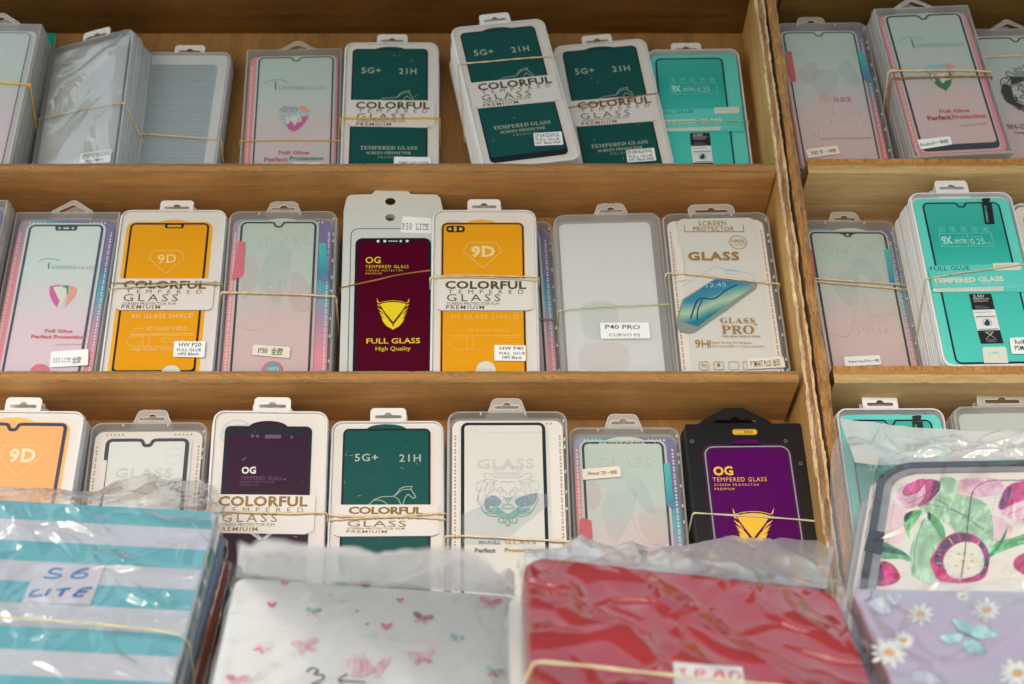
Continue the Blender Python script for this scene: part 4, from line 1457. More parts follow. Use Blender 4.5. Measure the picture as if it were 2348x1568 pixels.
def clear_box(key, label, T, n, what, where, art, sheet, glass, notch, cardm='pink_card', tabx=0.0, border=.0012, bottom=.0012, stick=None, cov='cover_milky', skew=(0, 0), tri=True, kind='box', tab='hex', tabs=None, cardin=(.004, .003, .004, .008), art2=None, frame='border_black', trim='print_tri', bulge=None, holes=True, rb='clear_rim', tri2=True):
    root, W, H = start(key, 'screen_protector_pack', label, 'screen protector', GR_PACKS)
    case = make_case(root, W, H, T, kind, rb, rb)
    make_tab(case, W, H, T, tab, tabx)
    if kind == 'clam' and holes:
        mb = MB()
        for i, zf in enumerate((.955, .86, .82, .70, .60, .52, .36, .26, .12, .06)):
            mb.box(W / 2 - .0036, W / 2 - .0022, .0006, .0022, H * zf - .0016, H * zf + .0010, 'clear_edge')
        for xs_ in (-.0235, .0150):
            mb.box(xs_, xs_ + .0012, .0004, .0016, H - .0038, H - .0012, 'clear_edge')
        mb.build('clip', case)

    def ex(mb, y):
        if tri:
            tri_edge(mb, W, H, y - .0001, -W / 2 + cardin[0] + .0026, .004, H - cardin[3] - .010, trim)
            if tri2:
                tri_edge(mb, W, H, y - .0001, W / 2 - cardin[2] - .0026, .004, H - cardin[3] - .010, trim, side=-1)
            for i in range(5):
                a = -W / 2 + cardin[0] + .010 + i * .0034
                for x_ in (a, -a):
                    mb.flat([[(x_ - .0011, H - cardin[3] - .0038), (x_ + .0011, H - cardin[3] - .0034), (x_, H - cardin[3] - .0014)]], y - .0001, trim)
    card(root, W, H, cardm, art2, cardin, .0075, .0030, extra=ex)
    mb = MB()
    if bulge:
        cx, hw, up, m = bulge
        zt = H - sheet[1]
        mb.flat([[(cx + hw * math.cos(R(180 * i / 14)), zt - .001 + up * math.sin(R(180 * i / 14))) for i in range(15)]], .0022, m)
    ring_sheet(mb, sheet[0] - .0022, sheet[3] - .002, sheet[2] + .0022, H - sheet[1] + .0018, .0075, glass, glass, .001, .001, .001, .001, .0020)
    if frame:
        ring_sheet(mb, sheet[0], sheet[3], sheet[2], H - sheet[1], .0060, glass, frame, border, border * .9, border, bottom, .0014, notch, (sheet[0] + sheet[2]) / 2, notch_fill=glass)
    if art:
        art.emit(mb, .0012, W, H)
    mb.build('glass_sheet', root)
    if tabs:
        tb = MB()
        for pts, m_ in tabs:
            tb.slab([pts], .0003, .0006, m_)
        tb.build('side_tab', root)
    cover(root, W, H, cov, .0095 if kind == 'clam' else .0012)
    for s in stick or []:
        sticker(root, *s)
    stack(key, n, T, what, where, skew=skew)
    return root


def wd(a, b, hw=33):
    return a, b


aD = mjb_art('D', '12', 415, 826, 1.0, CR1, [('Full Glue', 25, 586, 308, 586, 30, 'print_rose', 'black'), ('Perfect', -108, 652, 108, 652, 36, 'print_rose', 'black'),
                                            ('Protection', 126, 642, 436, 640, 36, 'print_leaf', 'black')])
clear_box('D', 'square clear pack with pink crest, thin yellow band, beside the upright dark green pack', .0125, 2, 'clear square pack', 'of the pink crested pack', aD,
          (-.0365, .0100, .0410, .004), 'glass_frosted', 'v', tabx=.0020, cardm='pink_card', tri2=False,
          stick=[('D', '12', [(575, 1486), (850, 1494), (850, 1530), (575, 1530)], 'sticker_white', [])])
def jx(A, P):
    a, b = P(430, 790), P(700, 760)
    A.T('made by mutall', a[0], a[1], b[0], b[1], 22, 'print_rose', 'italic')


aJ = mjb_art('J', '15', 1345, 438, 1.0, CR2, [('Full Glue', 285, 640, 560, 640, 30, 'print_rose', 'black'), ('Perfect', 180, 712, 360, 712, 34, 'print_berry', 'black'), ('Protection', 372, 712, 700, 712, 34, 'print_rose', 'black')],
             slope=.052, shear=.30)
aJ.items = []
aJ = Art('J', '15')
aJ.line([(1215, 380), (1250, 352), (1300, 338), (1350, 337), (1400, 350), (1438, 370)], 6, 'print_tealblue', True)
aJ.line([(1324, 356), (1346, 438)], 12, 'print_deepgreen')
aJ.T('EMPERED GLASS', 1370, 434, 1798, 418, 33, 'print_steel', 'serif')
aJ.poly([(1446, 630), (1482, 584), (1540, 590), (1592, 582), (1650, 574), (1720, 612), (1715, 680), (1690, 760), (1640, 828), (1570, 790), (1500, 722)], 'ghost_grey')
aJ.poly([(1446, 630), (1482, 584), (1540, 590), (1592, 582), (1600, 620), (1500, 640)], 'print_sky')
aJ.poly([(1640, 576), (1650, 574), (1720, 612), (1716, 650), (1680, 640)], 'print_salmon')
aJ.poly([(1480, 665), (1600, 720), (1670, 650), (1690, 690), (1680, 770), (1640, 828), (1570, 790), (1500, 722)], 'print_deepgreen')
aJ.T('MJB', 1520, 745, 1690, 722, 60, 'ghost_pale', 'black', .85)
aJ.T('Full Glue', 1580, 1030, 1858, 1018, 30, 'print_rose', 'black')
aJ.T('Perfect', 1474, 1098, 1688, 1084, 38, 'print_berry', 'black')
aJ.T('Protection', 1700, 1086, 2004, 1070, 38, 'print_rose', 'black')
aJ.T('made by mutall', 1765, 1152, 2014, 1134, 20, 'print_rose', 'italic')
clear_box('J', 'foremost square clear pack of the tall crested stack, doubled tan bands, white sticker', .0105, 7, 'square clear pack', 'of tall crested packs in the greyer crate', aJ,
          (-.0390, .0095, .0385, .0065), 'glass_frosted_pink', 'v', bottom=.0072, border=.0016, tabx=-.004,
          stick=[('J', '15', [(1372, 1272), (1672, 1238), (1698, 1312), (1412, 1358)], 'sticker_white', [('Redmi9', 1412, 1332, 1542, 1314, 26), ('一体胶', 1548, 1312, 1665, 1296, 26)])], tri2=False)
aL = Art('L', '21')
aL.line([(285, 682), (310, 664), (340, 656), (400, 656), (450, 668)], 5, 'print_leaf', True)
aL.line([(367, 686), (364, 732)], 12, 'print_leaf')
aL.T('EMPERED GLASS', 385, 732, 706, 734, 24, 'print_steel', 'serif')
aL.poly([(375, 862), (440, 852), (462, 856), (450, 960), (425, 1022), (390, 970), (370, 915)], 'print_magenta')
aL.poly([(462, 856), (518, 856), (510, 920), (450, 925)], 'print_leaf')
aL.poly([(530, 854), (578, 880), (560, 940), (480, 1028), (505, 960)], 'print_salmon')
aL.poly([(400, 870), (460, 862), (500, 880), (500, 940), (470, 1000), (440, 960)], 'ghost_pale')
aL.T('Full Glue', 335, 1208, 545, 1212, 22, 'print_rose', 'black')
aL.T('Perfect Protection', 232, 1252, 632, 1256, 24, 'print_rose', 'black')
aL.T('made by mutall', 420, 1306, 620, 1304, 12, 'print_rose', 'italic')
aL.poly([(236, 1500), (246, 1470), (280, 1450), (320, 1448), (352, 1462), (370, 1500)], 'tab_pink', True)
aL.poly([(256, 1500), (264, 1476), (290, 1462), (318, 1462), (342, 1476), (350, 1500)], 'ghost_teal', True)
aL2 = Art('L', '21')
aL2.T('SCREEN', 398, 402, 622, 404, 22, 'print_tri', 'black')
clear_box('L', 'square clear pack in creased film with white sticker, far left of the middle shelf', .012, 4, 'clear square pack', 'of the creased square pack, middle shelf', aL,
          (-.0350, .0135, .0355, .004), 'glass_pinkwhite', 'wide', cardm='holo_card', border=.0018, frame='border_blue', tabx=.0, art2=aL2,
          stick=[('L', '21', [(384, 1354), (664, 1332), (660, 1454), (370, 1472)], 'sticker_white', [('P20 LITE', 396, 1436, 528, 1432, 38, 'ink_black', 'mono'), ('全胶', 540, 1438, 606, 1434, 36)])])
clear_box('A', 'square clear pack with blue-black frame, leaning stack at the left edge of the top shelf', .0095, 6, 'clear square pack', 'at the left edge of the top shelf', None,
          (-.0360, .0110, .0365, .004), 'glass_pinkwhite', None, border=.0009, frame='border_blue', tri=False, cardm='frost_white', tabx=0, cov='cover_frost')
clear_box('L0', 'square clear pack cut by the left edge of the middle shelf', .0112, 6, 'clear square pack', 'at the left edge of the middle shelf', None,
          (-.0360, .0140, .0365, .004), 'glass_pinkwhite', None, cardm='holo_card')

# ---- lion packs
def lion(A, cx, cy, s, m1, m2, m3, w=4, crown=True, fillm=None):
    P = lambda x, y: (cx + (x - 663) * s, cy + (y - 1000) * s)
    def both(pts, m, ww=1.0, sm=True):
        A.line([P(*p) for p in pts], w * ww, m, sm)
        A.line([P(1326 - p[0], p[1]) for p in pts], w * ww, m, sm)
    if fillm:
        A.poly([P(*p) for p in [(465, 1065), (505, 1018), (555, 1008), (605, 1048), (600, 1085), (560, 1100), (520, 1095), (485, 1122)]], fillm[0], True)
        A.poly([P(*p) for p in [(722, 1060), (762, 1022), (815, 1008), (900, 990), (905, 1030), (880, 1080), (830, 1100), (760, 1100)]], fillm[1], True)
        A.poly([P(*p) for p in [(470, 1120), (520, 1110), (600, 1120), (663, 1160), (726, 1120), (806, 1110), (860, 1120), (800, 1160), (720, 1170), (663, 1200), (606, 1170), (526, 1160)]], fillm[2], True)
    if crown:
        A.line([P(*p) for p in [(558, 820), (545, 772), (575, 802), (603, 764), (622, 800), (663, 745), (704, 800), (722, 764), (750, 802), (782, 772), (768, 820), (558, 820)]], w, m1)
        A.line([P(*p) for p in [(560, 838), (768, 838)]], w, m1)
        A.line([P(*p) for p in [(556, 858), (772, 858)]], w, m1)
        A.circ(*P(663, 738), 6 * s, m1)
    both([(560, 862), (520, 830), (470, 822), (462, 850), (490, 862)], m1)
    both([(545, 880), (490, 872), (455, 890), (500, 905), (550, 895)], m1)
    both([(480, 880), (420, 895), (400, 930), (410, 965), (440, 960), (440, 930)], m1)
    both([(440, 960), (415, 1000), (430, 1060), (470, 1100), (450, 1060), (455, 1010)], m1)
    both([(560, 880), (520, 940), (500, 1000), (470, 1040)], m1)
    both([(575, 880), (545, 930), (560, 965), (595, 980), (600, 1020), (585, 1030)], m1)
    both([(575, 960), (600, 940), (625, 962), (600, 972)], m1)
    both([(440, 1090), (450, 1130), (500, 1155), (580, 1168), (640, 1190), (663, 1220)], m2, 1.3)
    both([(480, 1080), (490, 1120), (540, 1140), (600, 1145), (645, 1170)], m2, 1.2)
    both([(530, 1070), (545, 1100), (580, 1125), (560, 1080)], m2, 1.2)
    both([(640, 1230), (600, 1240), (585, 1215), (605, 1190), (630, 1200), (620, 1222)], m3, 1.3)
    both([(663, 1270), (645, 1235), (655, 1190)], m3, 1.3)
    both([(620, 1015), (636, 1030), (663, 1034)], m2, 1.1)
    both([(640, 1038), (650, 1052), (663, 1056)], m2, 1.1)
    A.line([P(663, 1056), P(663, 1080)], w * 1.1, m2)
    both([(540, 960), (515, 1010), (530, 1060), (510, 1100)], m1, .9)
    both([(500, 905), (470, 960), (480, 1020), (465, 1060)], m1, .9)
    both([(600, 905), (630, 890), (663, 900)], m1, .9)
    both([(590, 1110), (575, 1150), (600, 1190), (640, 1205)], m2, .9)
    both([(420, 1010), (408, 1050), (430, 1090)], m2, .9)
    both([(455, 1140), (500, 1175), (560, 1185), (600, 1180)], m3, .9)
    both([(620, 985), (640, 970), (650, 1010)], m1, .8)
    both([(663, 1080), (630, 1092), (614, 1112), (640, 1120), (663, 1118)], m2, .9)


aAA = Art('AA', '33')
aAA.poly([(280, 1170), (560, 1040), (900, 985), (1012, 1000), (1014, 1080), (600, 1420), (282, 1420)], 'ghost_blue')
aAA.T('GLASS', 405, 782, 885, 776, 74, 'ghost_grey', 'black', 1.15)
aAA.rr(400, 400, 952, 482, 2, 'ghost_grey', 3)
lion(aAA, 663, 1000, 1.0, 'lion_grey', 'print_tealblue', 'print_leaf', 5, True, ('lion_blue', 'lion_blue', 'lion_teal'))
aAA.T('9H-FULL', 418, 1416, 600, 1416, 28, 'print_slate', 'bold')
aAA.T('GLASS', 636, 1416, 900, 1416, 28, 'print_gold', 'bold', 1.2)
aAA.T('Perfect', 386, 1486, 560, 1486, 34, 'lid_grey', 'black')
aAA.T('Protection', 636, 1482, 940, 1482, 30, 'print_gold', 'black')
clear_box('AA', 'clear pack with a crowned lion in faint blue-green, middle of the bottom shelf', .0128, 5, 'clear rounded pack', 'of the faint lion pack', aAA,
          (-.0400, .0105, .0325, .004), 'glass_whitewarm', None, cardm='white_card', border=.0022, kind='clam', tab='clear', trim='gold_deep', tabx=.0, cov='cover_clear', tri2=True)
aK = Art('K', '15')
lion(aK, 2350, 800, .82, 'border_black', 'border_black', 'border_black', 9, True, None)
aK.poly([(2210, 700), (2345, 700), (2350, 740), (2240, 770)], 'border_black')
aK.poly([(2140, 800), (2180, 770), (2230, 800), (2240, 880), (2300, 950), (2330, 1000), (2260, 970), (2190, 920)], 'border_black', True)
aK.T('9H-GLASS', 2198, 1180, 2520, 1172, 44, 'border_black', '')
aK.T('PREMIUM', 2264, 1222, 2440, 1218, 16, 'border_black', 'bold')
clear_box('K', 'clear pack with black crowned lion head at the right edge of the top row', .0115, 4, 'clear square pack', 'of the black lion pack', aK,
          (-.0400, .0110, .0400, .004), 'glass_frosted_pink', 'v', cardm='frost_white', tri=False, border=.0014, bulge=(0, .016, .004, 'ghost_teal'))

# ---- rounded clear packs with rainbow border
def rainbow(key, label, T, n, what, where, sheet, notch, tabs, stick, art=None, cardm='holo_card', glass='glass_frosted_pink', tabx=0.0, border=.0016, bulge=(0.0, .018, .0048, 'glass_frosted'), bottom=.0016, art2=None, cov='cover_milky'):
    return clear_box(key, label, T, n, what, where, art, sheet, glass, notch, cardm=cardm, tabx=tabx, border=border, bottom=bottom, kind='clam', tab='clear',
                     tabs=tabs, stick=stick, cardin=(.0040, .003, .0048, .0085), bulge=bulge, cov=cov, art2=art2)


def ghost(ref, reg, gx, gy, gw, phones=True, extra=None):
    A = Art(ref, reg)
    A.T('GLASS', gx, gy, gx + gw, gy, gw * .16, 'veil_pale', 'black', 1.15)
    return A


aN = ghost('N', '22', 318, 560, 390)
aN.poly([(390, 640), (480, 560), (580, 600), (560, 760), (480, 1000), (380, 900), (330, 820)], 'ghost_teal', True)
aN.poly([(240, 650), (300, 640), (330, 780), (310, 860), (220, 960), (200, 800)], 'ghost_pink', True)
aN.poly([(560, 800), (640, 760), (740, 900), (745, 1030), (600, 1040)], 'ghost_pink', True)
aN.line([(130, 1155), (200, 1170), (300, 1195), (370, 1180), (420, 1060), (500, 820)], 8, 'ghost_line', True)
aN.line([(545, 860), (570, 960), (600, 1045), (740, 1030)], 8, 'ghost_line', True)
aN.circ(437, 1496, 82, 'tab_pink')
aN.circ(442, 1486, 58, 'print_tealblue')
aN.T('100%', 400, 1493, 488, 1493, 22, 'print_white', 'bold')
aN.circ(425, 868, 12, 'sticker_cream')
_, WN, HN = FRAME['N']
nt_ = Art('N', '22', .0003)
tl_ = [nt_.L(*p) for p in [(182, 520), (232, 532), (216, 778), (192, 792), (130, 815)]]
tr_ = [nt_.L(*p) for p in [(788, 538), (840, 540), (855, 830), (778, 800)]]
rainbow('N', 'clear pack with rainbow border, cream sticker and small round seal, left of the maroon card', .0125, 4, 'clear rounded pack', 'left of the maroon card pack',
        (-.0395, .0115, .0315, .0075), 'u', [(tl_[::-1], 'tab_pink'), (tr_[::-1], 'holo_tab')],
        [('N', '22', [(292, 1298), (572, 1320), (564, 1402), (284, 1376)], 'sticker_cream', [('P30', 324, 1362, 396, 1366, 36, 'ink_black', 'serif'), ('全胶', 424, 1372, 512, 1376, 40)])], aN, tabx=-.0015, bulge=(-.001, .0170, .0052, 'glass_frosted'))
aAB = ghost('AB', '33', 1405, 774, 470)
aAB.rr(1350, 556, 1895, 602, 2, 'ghost_pale', 3)
aAB.T('PROTECTOR', 1430, 590, 1820, 590, 26, 'ghost_pale', '')
aAB.poly([(1500, 1000), (1600, 960), (1740, 980), (1700, 1180), (1560, 1400), (1450, 1160)], 'ghost_teal', True)
aAB.poly([(1640, 900), (1760, 860), (1850, 1000), (1900, 1160), (1800, 1120), (1700, 980)], 'ghost_teal', True)
aAB.poly([(1340, 900), (1420, 920), (1440, 1050), (1380, 1130), (1330, 1060)], 'ghost_pink', True)
aAB.poly([(1760, 1180), (1980, 1120), (2000, 1400), (1850, 1410)], 'ghost_pink', True)
aAB.line([(1700, 1180), (1760, 1340), (1840, 1420), (2010, 1408)], 9, 'ghost_line', True)
ab_ = Art('AB', '33', .0003)
abl = [ab_.L(*p) for p in [(1268, 1205), (1300, 1198), (1362, 1218), (1374, 1356), (1340, 1480), (1262, 1480)]]
ab4 = Art('AB', '34', .0003)
abr = [ab4.L(*p) for p in [(176, 742), (226, 738), (262, 1110), (202, 1092)]]
rainbow('AB', 'rainbow-bordered clear pack with cream sticker, beside the black box on the bottom shelf', .0125, 3, 'clear rounded pack', 'just left of the black box',
        (-.0380, .0135, .0340, .006), None, [(abl[::-1], 'tab_rose'), (abr[::-1], 'holo_tab')],
        [('AB', '33', [(1284, 788), (1600, 760), (1616, 850), (1294, 878)], 'sticker_cream', [('Honor 20', 1334, 838, 1484, 832, 28, 'ink_black', 'serif'), ('一体胶', 1496, 832, 1580, 824, 24)])], aAB, tabx=.001, bulge=(.0005, .0185, .0062, 'glass_frosted'))
aI = Art('I', '15')
aI.poly([(300, 640), (420, 560), (480, 640), (400, 760), (310, 720)], 'ghost_pink', True)
aI.poly([(420, 760), (450, 640), (640, 660), (620, 800), (540, 900), (480, 860)], 'ghost_teal', True)
aI.poly([(640, 640), (760, 560), (860, 760), (780, 780), (700, 700)], 'ghost_teal', True)
aI.T('Tempered Glass Protector cutter', 245, 512, 820, 502, 16, 'ghost_line', '')
aI.T('Gl', 488, 930, 592, 928, 58, 'print_salmon', '')
aI.T('ass', 612, 926, 780, 922, 56, 'print_rose', '')
aI.T('GLASS', 610, 1056, 880, 1050, 40, 'ghost_pink', 'serif', 1.1)
aI.T('PRO', 628, 1136, 908, 1130, 62, 'veil_pale', 'serif')
aI.T('9H', 418, 1238, 530, 1234, 54, 'veil_pale', '')
aI.T('Toughened glass', 568, 1236, 856, 1228, 18, 'ghost_line', 'bold')
aI.T('explosion-proof membrane', 486, 1272, 948, 1262, 18, 'print_rose', '')
aI.line([(360, 1110), (440, 1140), (560, 1150), (600, 1080), (650, 640)], 9, 'ghost_line', True)
aI.line([(700, 860), (770, 985), (960, 985)], 9, 'ghost_line', True)
ii_ = Art('I', '15', .0003)
il = [ii_.L(*p) for p in [(176, 462), (234, 468), (278, 736), (232, 748), (196, 640)]]
ir = [ii_.L(*p) for p in [(834, 462), (884, 456), (955, 750), (892, 722)]]
rainbow('I', 'pinkish clear pack with cream sticker and coloured side tabs, top row against the partition', .0138, 4, 'clear rounded pack', 'of the pinkish pack, top row',
        (-.0400, .0118, .0340, .004), 'u', [(il[::-1], 'tab_rose'), (ir[::-1], 'holo_tab')],
        [('I', '15', [(358, 1358), (650, 1320), (676, 1394), (384, 1438)], 'sticker_cream', [('MI 9', 415, 1410, 522, 1398, 34, 'ink_black', 'serif'), ('一体胶', 545, 1392, 642, 1380, 26)])], aI, cardm='holo_card_b', border=.0012, tabx=-.005, bulge=(-.002, .0220, .0034, 'ghost_teal'))
aTt = ghost('T', '25', 225, 612, 375)
aTt.poly([(330, 800), (440, 720), (500, 780), (470, 980), (410, 1000), (300, 860)], 'ghost_teal', True)
aTt.poly([(420, 680), (560, 650), (640, 740), (680, 860), (560, 800)], 'ghost_teal', True)
aTt.T('GLASS', 465, 1150, 715, 1140, 36, 'ghost_pink', 'serif', 1.1)
aTt.T('PRO', 480, 1226, 720, 1216, 54, 'veil_pale', 'serif')
aTt.line([(255, 1210), (330, 1232), (420, 1236), (450, 1130), (500, 900)], 8, 'ghost_line', True)
aTt.line([(520, 880), (560, 1000), (600, 1086), (770, 1072)], 8, 'ghost_line', True)
tt_ = Art('T', '25', .0003)
ttl = [tt_.L(*p) for p in [(128, 584), (148, 590), (182, 836), (160, 842)]]
ttr = [tt_.L(*p) for p in [(688, 584), (734, 578), (775, 862), (728, 830)]]
rainbow('T', 'greyish pink clear pack with twin twisted bands, half behind the partition', .014, 2, 'clear rounded pack', 'half behind the partition',
        (-.0400, .0130, .0345, .004), 'hole', [(ttl[::-1], 'tab_rose'), (ttr[::-1], 'holo_tab')],
        [('T', '25', [(384, 1392), (654, 1378), (668, 1450), (392, 1464)], 'sticker_white', [('Redmi Note 8 Pro', 422, 1438, 592, 1430, 18, 'ink_black', 'serif'), ('一体胶', 600, 1430, 652, 1426, 16)])], aTt, tabx=.001, bulge=(.001, .0185, .0060, 'glass_frosted'))
rainbow('Q', 'narrow strip of a rainbow-edged pack hidden behind the plain yellow one', .0135, 2, 'clear rounded pack', 'behind the plain yellow pack',
        (-.0400, .0130, .0345, .004), None, [], [], None)

# ---- faint white and gold packs
aX = Art('X', '31')
aX.T('GLASS', 958, 858, 1440, 858, 76, 'ghost_grey', 'black', 1.15)
aX.circ(1455, 680, 76, 'ghost_grey', 4)
aX.T('100%', 1400, 686, 1510, 684, 20, 'ghost_grey', '')
xx_ = Art('X', '31', .0003)
xl = [xx_.L(*p) for p in [(838, 702), (896, 716), (862, 970), (826, 1100), (800, 970)]]
clear_box('X', 'milky clear pack with black U-notched frame and faint grey lettering, bottom shelf', .0145, 3, 'clear rounded pack', 'of the milky U-notched pack', aX,
          (-.0365, .0150, .0355, .004), 'glass_white', 'u', cardm='white_card', border=.0026, kind='clam', tab='clear', trim='gold_deep', cov='cover_milky', tabs=[(xl[::-1], 'white_card')], tabx=-.001)

aS = Art('S', '24')
aS.line([(512, 400), (518, 452), (962, 452), (952, 400)], 6, 'print_gold')
aS.T('SCREEN', 620, 408, 830, 402, 34, 'print_gold', 'bold', 1.2)
aS.T('PROTECTOR', 580, 446, 890, 444, 30, 'print_gold', 'bold', 1.1)
aS.circ(917, 532, 65, 'print_gold', 5, 60)
aS.T('100%', 870, 535, 966, 535, 24, 'print_gold', 'bold')
aS.T('ULTRA CLEAR', 868, 556, 972, 554, 12, 'print_gold', '')
aS.T('GLASS', 542, 666, 928, 664, 58, 'gold_deep', 'black', 1.12)
aS.line([(500, 862), (730, 726), (800, 728), (1010, 770), (1046, 800), (1030, 820)], 3, 'print_sky', True)
aS.rr(822, 746, 912, 770, 8, 'print_sky', 3)
aS.poly([(455, 1110), (500, 960), (740, 808), (1030, 815), (1064, 850), (1050, 880), (800, 1060), (600, 1205), (560, 1218), (500, 1206), (470, 1190), (450, 1140)], 'phone_body')
aS.poly([(470, 1115), (510, 965), (745, 812), (1000, 838), (1030, 862), (800, 1030), (615, 1166), (490, 1128)], 'phone_screen')
aS.line([(560, 1110), (600, 990), (640, 955), (740, 955), (830, 890), (915, 850)], 12, 'phone_dark', True)
aS.line([(610, 1118), (615, 1040), (650, 965)], 10, 'phone_dark', True)
aS.line([(620, 1180), (830, 1040), (1055, 868)], 8, 'phone_body')
aS.T('12:45', 680, 872, 828, 864, 30, 'print_sky', '')
aS.T('GLASS', 785, 1140, 1045, 1142, 40, 'gold_deep', 'serif', 1.15)
aS.T('PRO', 795, 1220, 1040, 1220, 62, 'gold_deep', 'serif', 1.0)
aS.T('+', 1042, 1166, 1064, 1166, 26, 'gold_deep', 'bold')
aS.T('THE GREAT PROTECTION', 798, 1247, 1084, 1248, 14, 'gold_deep', 'bold')
aS.T('9H', 596, 1324, 698, 1326, 58, 'gold_deep', '')
aS.line([(706, 1268), (708, 1324)], 7, 'gold_deep')
aS.T('Super Strong 9H hardness', 718, 1294, 1020, 1296, 18, 'print_gold', '')
aS.T('Just impossible to make scratches.', 720, 1320, 1118, 1322, 16, 'print_gold', '')
for x_ in (660, 770, 885, 990):
    aS.rr(x_ - 36, 1430, x_ + 36, 1490, 12, 'print_gold', 4)
aS.T('9h', 640, 1472, 684, 1472, 28, 'print_gold', '')
aS.poly([(770, 1436), (782, 1460), (770, 1468), (758, 1460)], 'gold_deep', True)
ss_ = Art('S', '24', .0003)
sl = [ss_.L(*p) for p in [(436, 544), (488, 556), (522, 810), (470, 826)]]
clear_box('S', 'clear pack with gold lettering and tilted phone picture, middle shelf', .013, 4, 'clear rounded pack', 'of the gold-lettered phone pack', aS,
          (-.0345, .0070, .0360, .003), 'glass_whitewarm', None, cardm='white_card', frame=None, kind='clam', tab='wide', trim='gold_deep', cov='cover_clear', cardin=(.0045, .003, .0058, .0072), tabs=[(sl[::-1], 'white_card')],
          tabx=-.001, stick=[('S', '24', [(984, 1404), (1256, 1390), (1274, 1470), (996, 1484)], 'sticker_cream', [('P SMART PLUS', 1014, 1468, 1168, 1462, 44, 'ink_black', 'bold'), ('丝印', 1182, 1460, 1236, 1456, 40)])])

# ---- plain milky packs without print
def plain(key, label, T, n, what, where, fill, rib, tab, cov, kind='clam', extra=None, tabx=0.0, inset=(.0045, .003, .0060, .0065), rimm='milky_plastic', name='screen_protector_pack', stick=None, bag=False):
    root, W, H = start(key, name, label, 'screen protector', GR_PACKS)
    case = make_case(root, W, H, T, kind, rimm, rimm)
    make_tab(case, W, H, T, tab, tabx)
    card(root, W, H, fill, extra, inset, .0060, .0024, name='frosted_sheet')
    cover(root, W, H, cov)
    for s in stick or []:
        sticker(root, *s)
    if bag:
        nx_, nz_ = 40, 70
        mb = MB()
        vs = []
        for j in range(nz_ + 1):
            for i in range(nx_ + 1):
                u, v = i / nx_, j / nz_
                x, z = -W / 2 - .0006 + (W + .0012) * u, .001 + (H + .000) * v
                b = min(u, 1 - u, v, 1 - v)
                e = min(1, b * 9)
                # rounded corners of the film
                rx = max(0, abs(x) - (W / 2 - .011))
                rz = max(0, z - (H - .011), .011 - z)
                if rx * rx + rz * rz > .011 ** 2:
                    k_ = .011 / math.hypot(rx, rz)
                    x = math.copysign(W / 2 - .011 + rx * k_, x)
                    z = (H - .011 + rz * k_) if z > H / 2 else (.011 - rz * k_)
                d = (.5 + .5 * noise.noise(Vector((x * 22 + z * 16, z * 20 - x * 9, 3.3)))) * .0085 * e + abs(noise.noise(Vector((x * 26 - z * 34, z * 16, 8.1)))) * .003 * e
                vs.append((x, -.0009 - d, z))
        k = nx_ + 1
        mb.add(vs, [(j * k + i, j * k + i + 1, (j + 1) * k + i + 1, (j + 1) * k + i) for j in range(nz_) for i in range(nx_)], 'bag_over_pack')
        mb.build('glossy_bag', root, smooth=True)
    stack(key, n, T, what, where)
    return root


plain('B', 'blank grey pack in shiny wrinkled film, turned sideways, white sticker, top shelf', .0085, 5, 'milky blank pack', 'of the shiny film-wrapped pack', 'frost_blank', None, 'white', 'cover_milky',
      stick=[('B', '11', [(742, 1398), (1020, 1360), (1010, 1480), (718, 1494)], 'sticker_white', [('OP RENO 4/A52/A93', 744, 1455, 998, 1412, 40, 'ink_black', ''), ('CRISTAL COMPLETO', 770, 1486, 940, 1466, 20, 'ink_black', 'bold')])], bag=True)
rb_ = Art('C', '11')
rb_.lpoly([rrect(-.0400, .004, .0340, .1640, .006)], 'frost_blue')
rr_ = random.Random(4)
z_ = .006
while z_ < .160:
    z_ += rr_.uniform(.0022, .0052)
    w_ = rr_.uniform(.0004, .0012)
    rb_.put(*ribbon([(-.038 + .0072 * i_, z_ + rr_.uniform(-.0003, .0003)) for i_ in range(11)], w_), 'frost_blue_light')
plain('C', 'blue-grey ribbed milky pack between the film-wrapped pack and the pink crested one', .0115, 2, 'milky blank pack', 'of the blue-grey ribbed pack', 'frost_white', None, 'white', 'cover_frost', extra=rb_, inset=(.003, .003, .003, .003))
aR = Art('R', '23')
aR.poly([(1240, 1000), (1480, 990), (1500, 1140), (1440, 1240), (1260, 1230)], 'ghost_teal', True)
aR.poly([(1250, 1300), (1550, 1300), (1570, 1480), (1240, 1480)], 'ghost_pink', True)
plain('R', 'blank white-grey clear pack with one white sticker, middle shelf', .0115, 4, 'clear rounded pack', 'of the blank white-grey pack', 'frost_white', None, 'clear', 'cover_frost', extra=aR, rimm='clear_rim', tabx=.0055, inset=(.0045, .003, .0095, .0095),
      stick=[('R', '24', [(-120, 1134), (246, 1134), (260, 1252), (-112, 1256)], 'sticker_white', [('P40 PRO', -80, 1182, 182, 1184, 30, 'ink_black', 'bold'), ('CURVO PS', -52, 1238, 182, 1240, 22, 'ink_black', '')])])
plain('AE', 'milky clear pack top above the flowery bag at the right edge, three stacked hang tabs', .013, 4, 'clear rounded pack', 'at the right edge above the flowery bag', 'frost_blank', None, 'wide', 'cover_frost', rimm='clear_rim', tabx=.0)
root, W_, H_ = start('V', 'screen_protector_pack', 'white pack with purple sheet, a sliver at the right edge of the middle row', 'screen protector', GR_PACKS)
cs_ = make_case(root, W_, H_, .0135, 'clam', 'white_rim', 'white_rim')
make_tab(cs_, W_, H_, .0135, 'white')
card(root, W_, H_, 'white_card', None, (.003, .003, .003, .003), .0072, .0026)
mb = MB()
ring_sheet(mb, -.0385, .004, .038, H_ - .012, .006, 'purple_glass', 'border_black', .0018, .002, .0018, .004, .0016)
mb.build('glass_sheet', root)
cover(root, W_, H_, 'cover_clear')
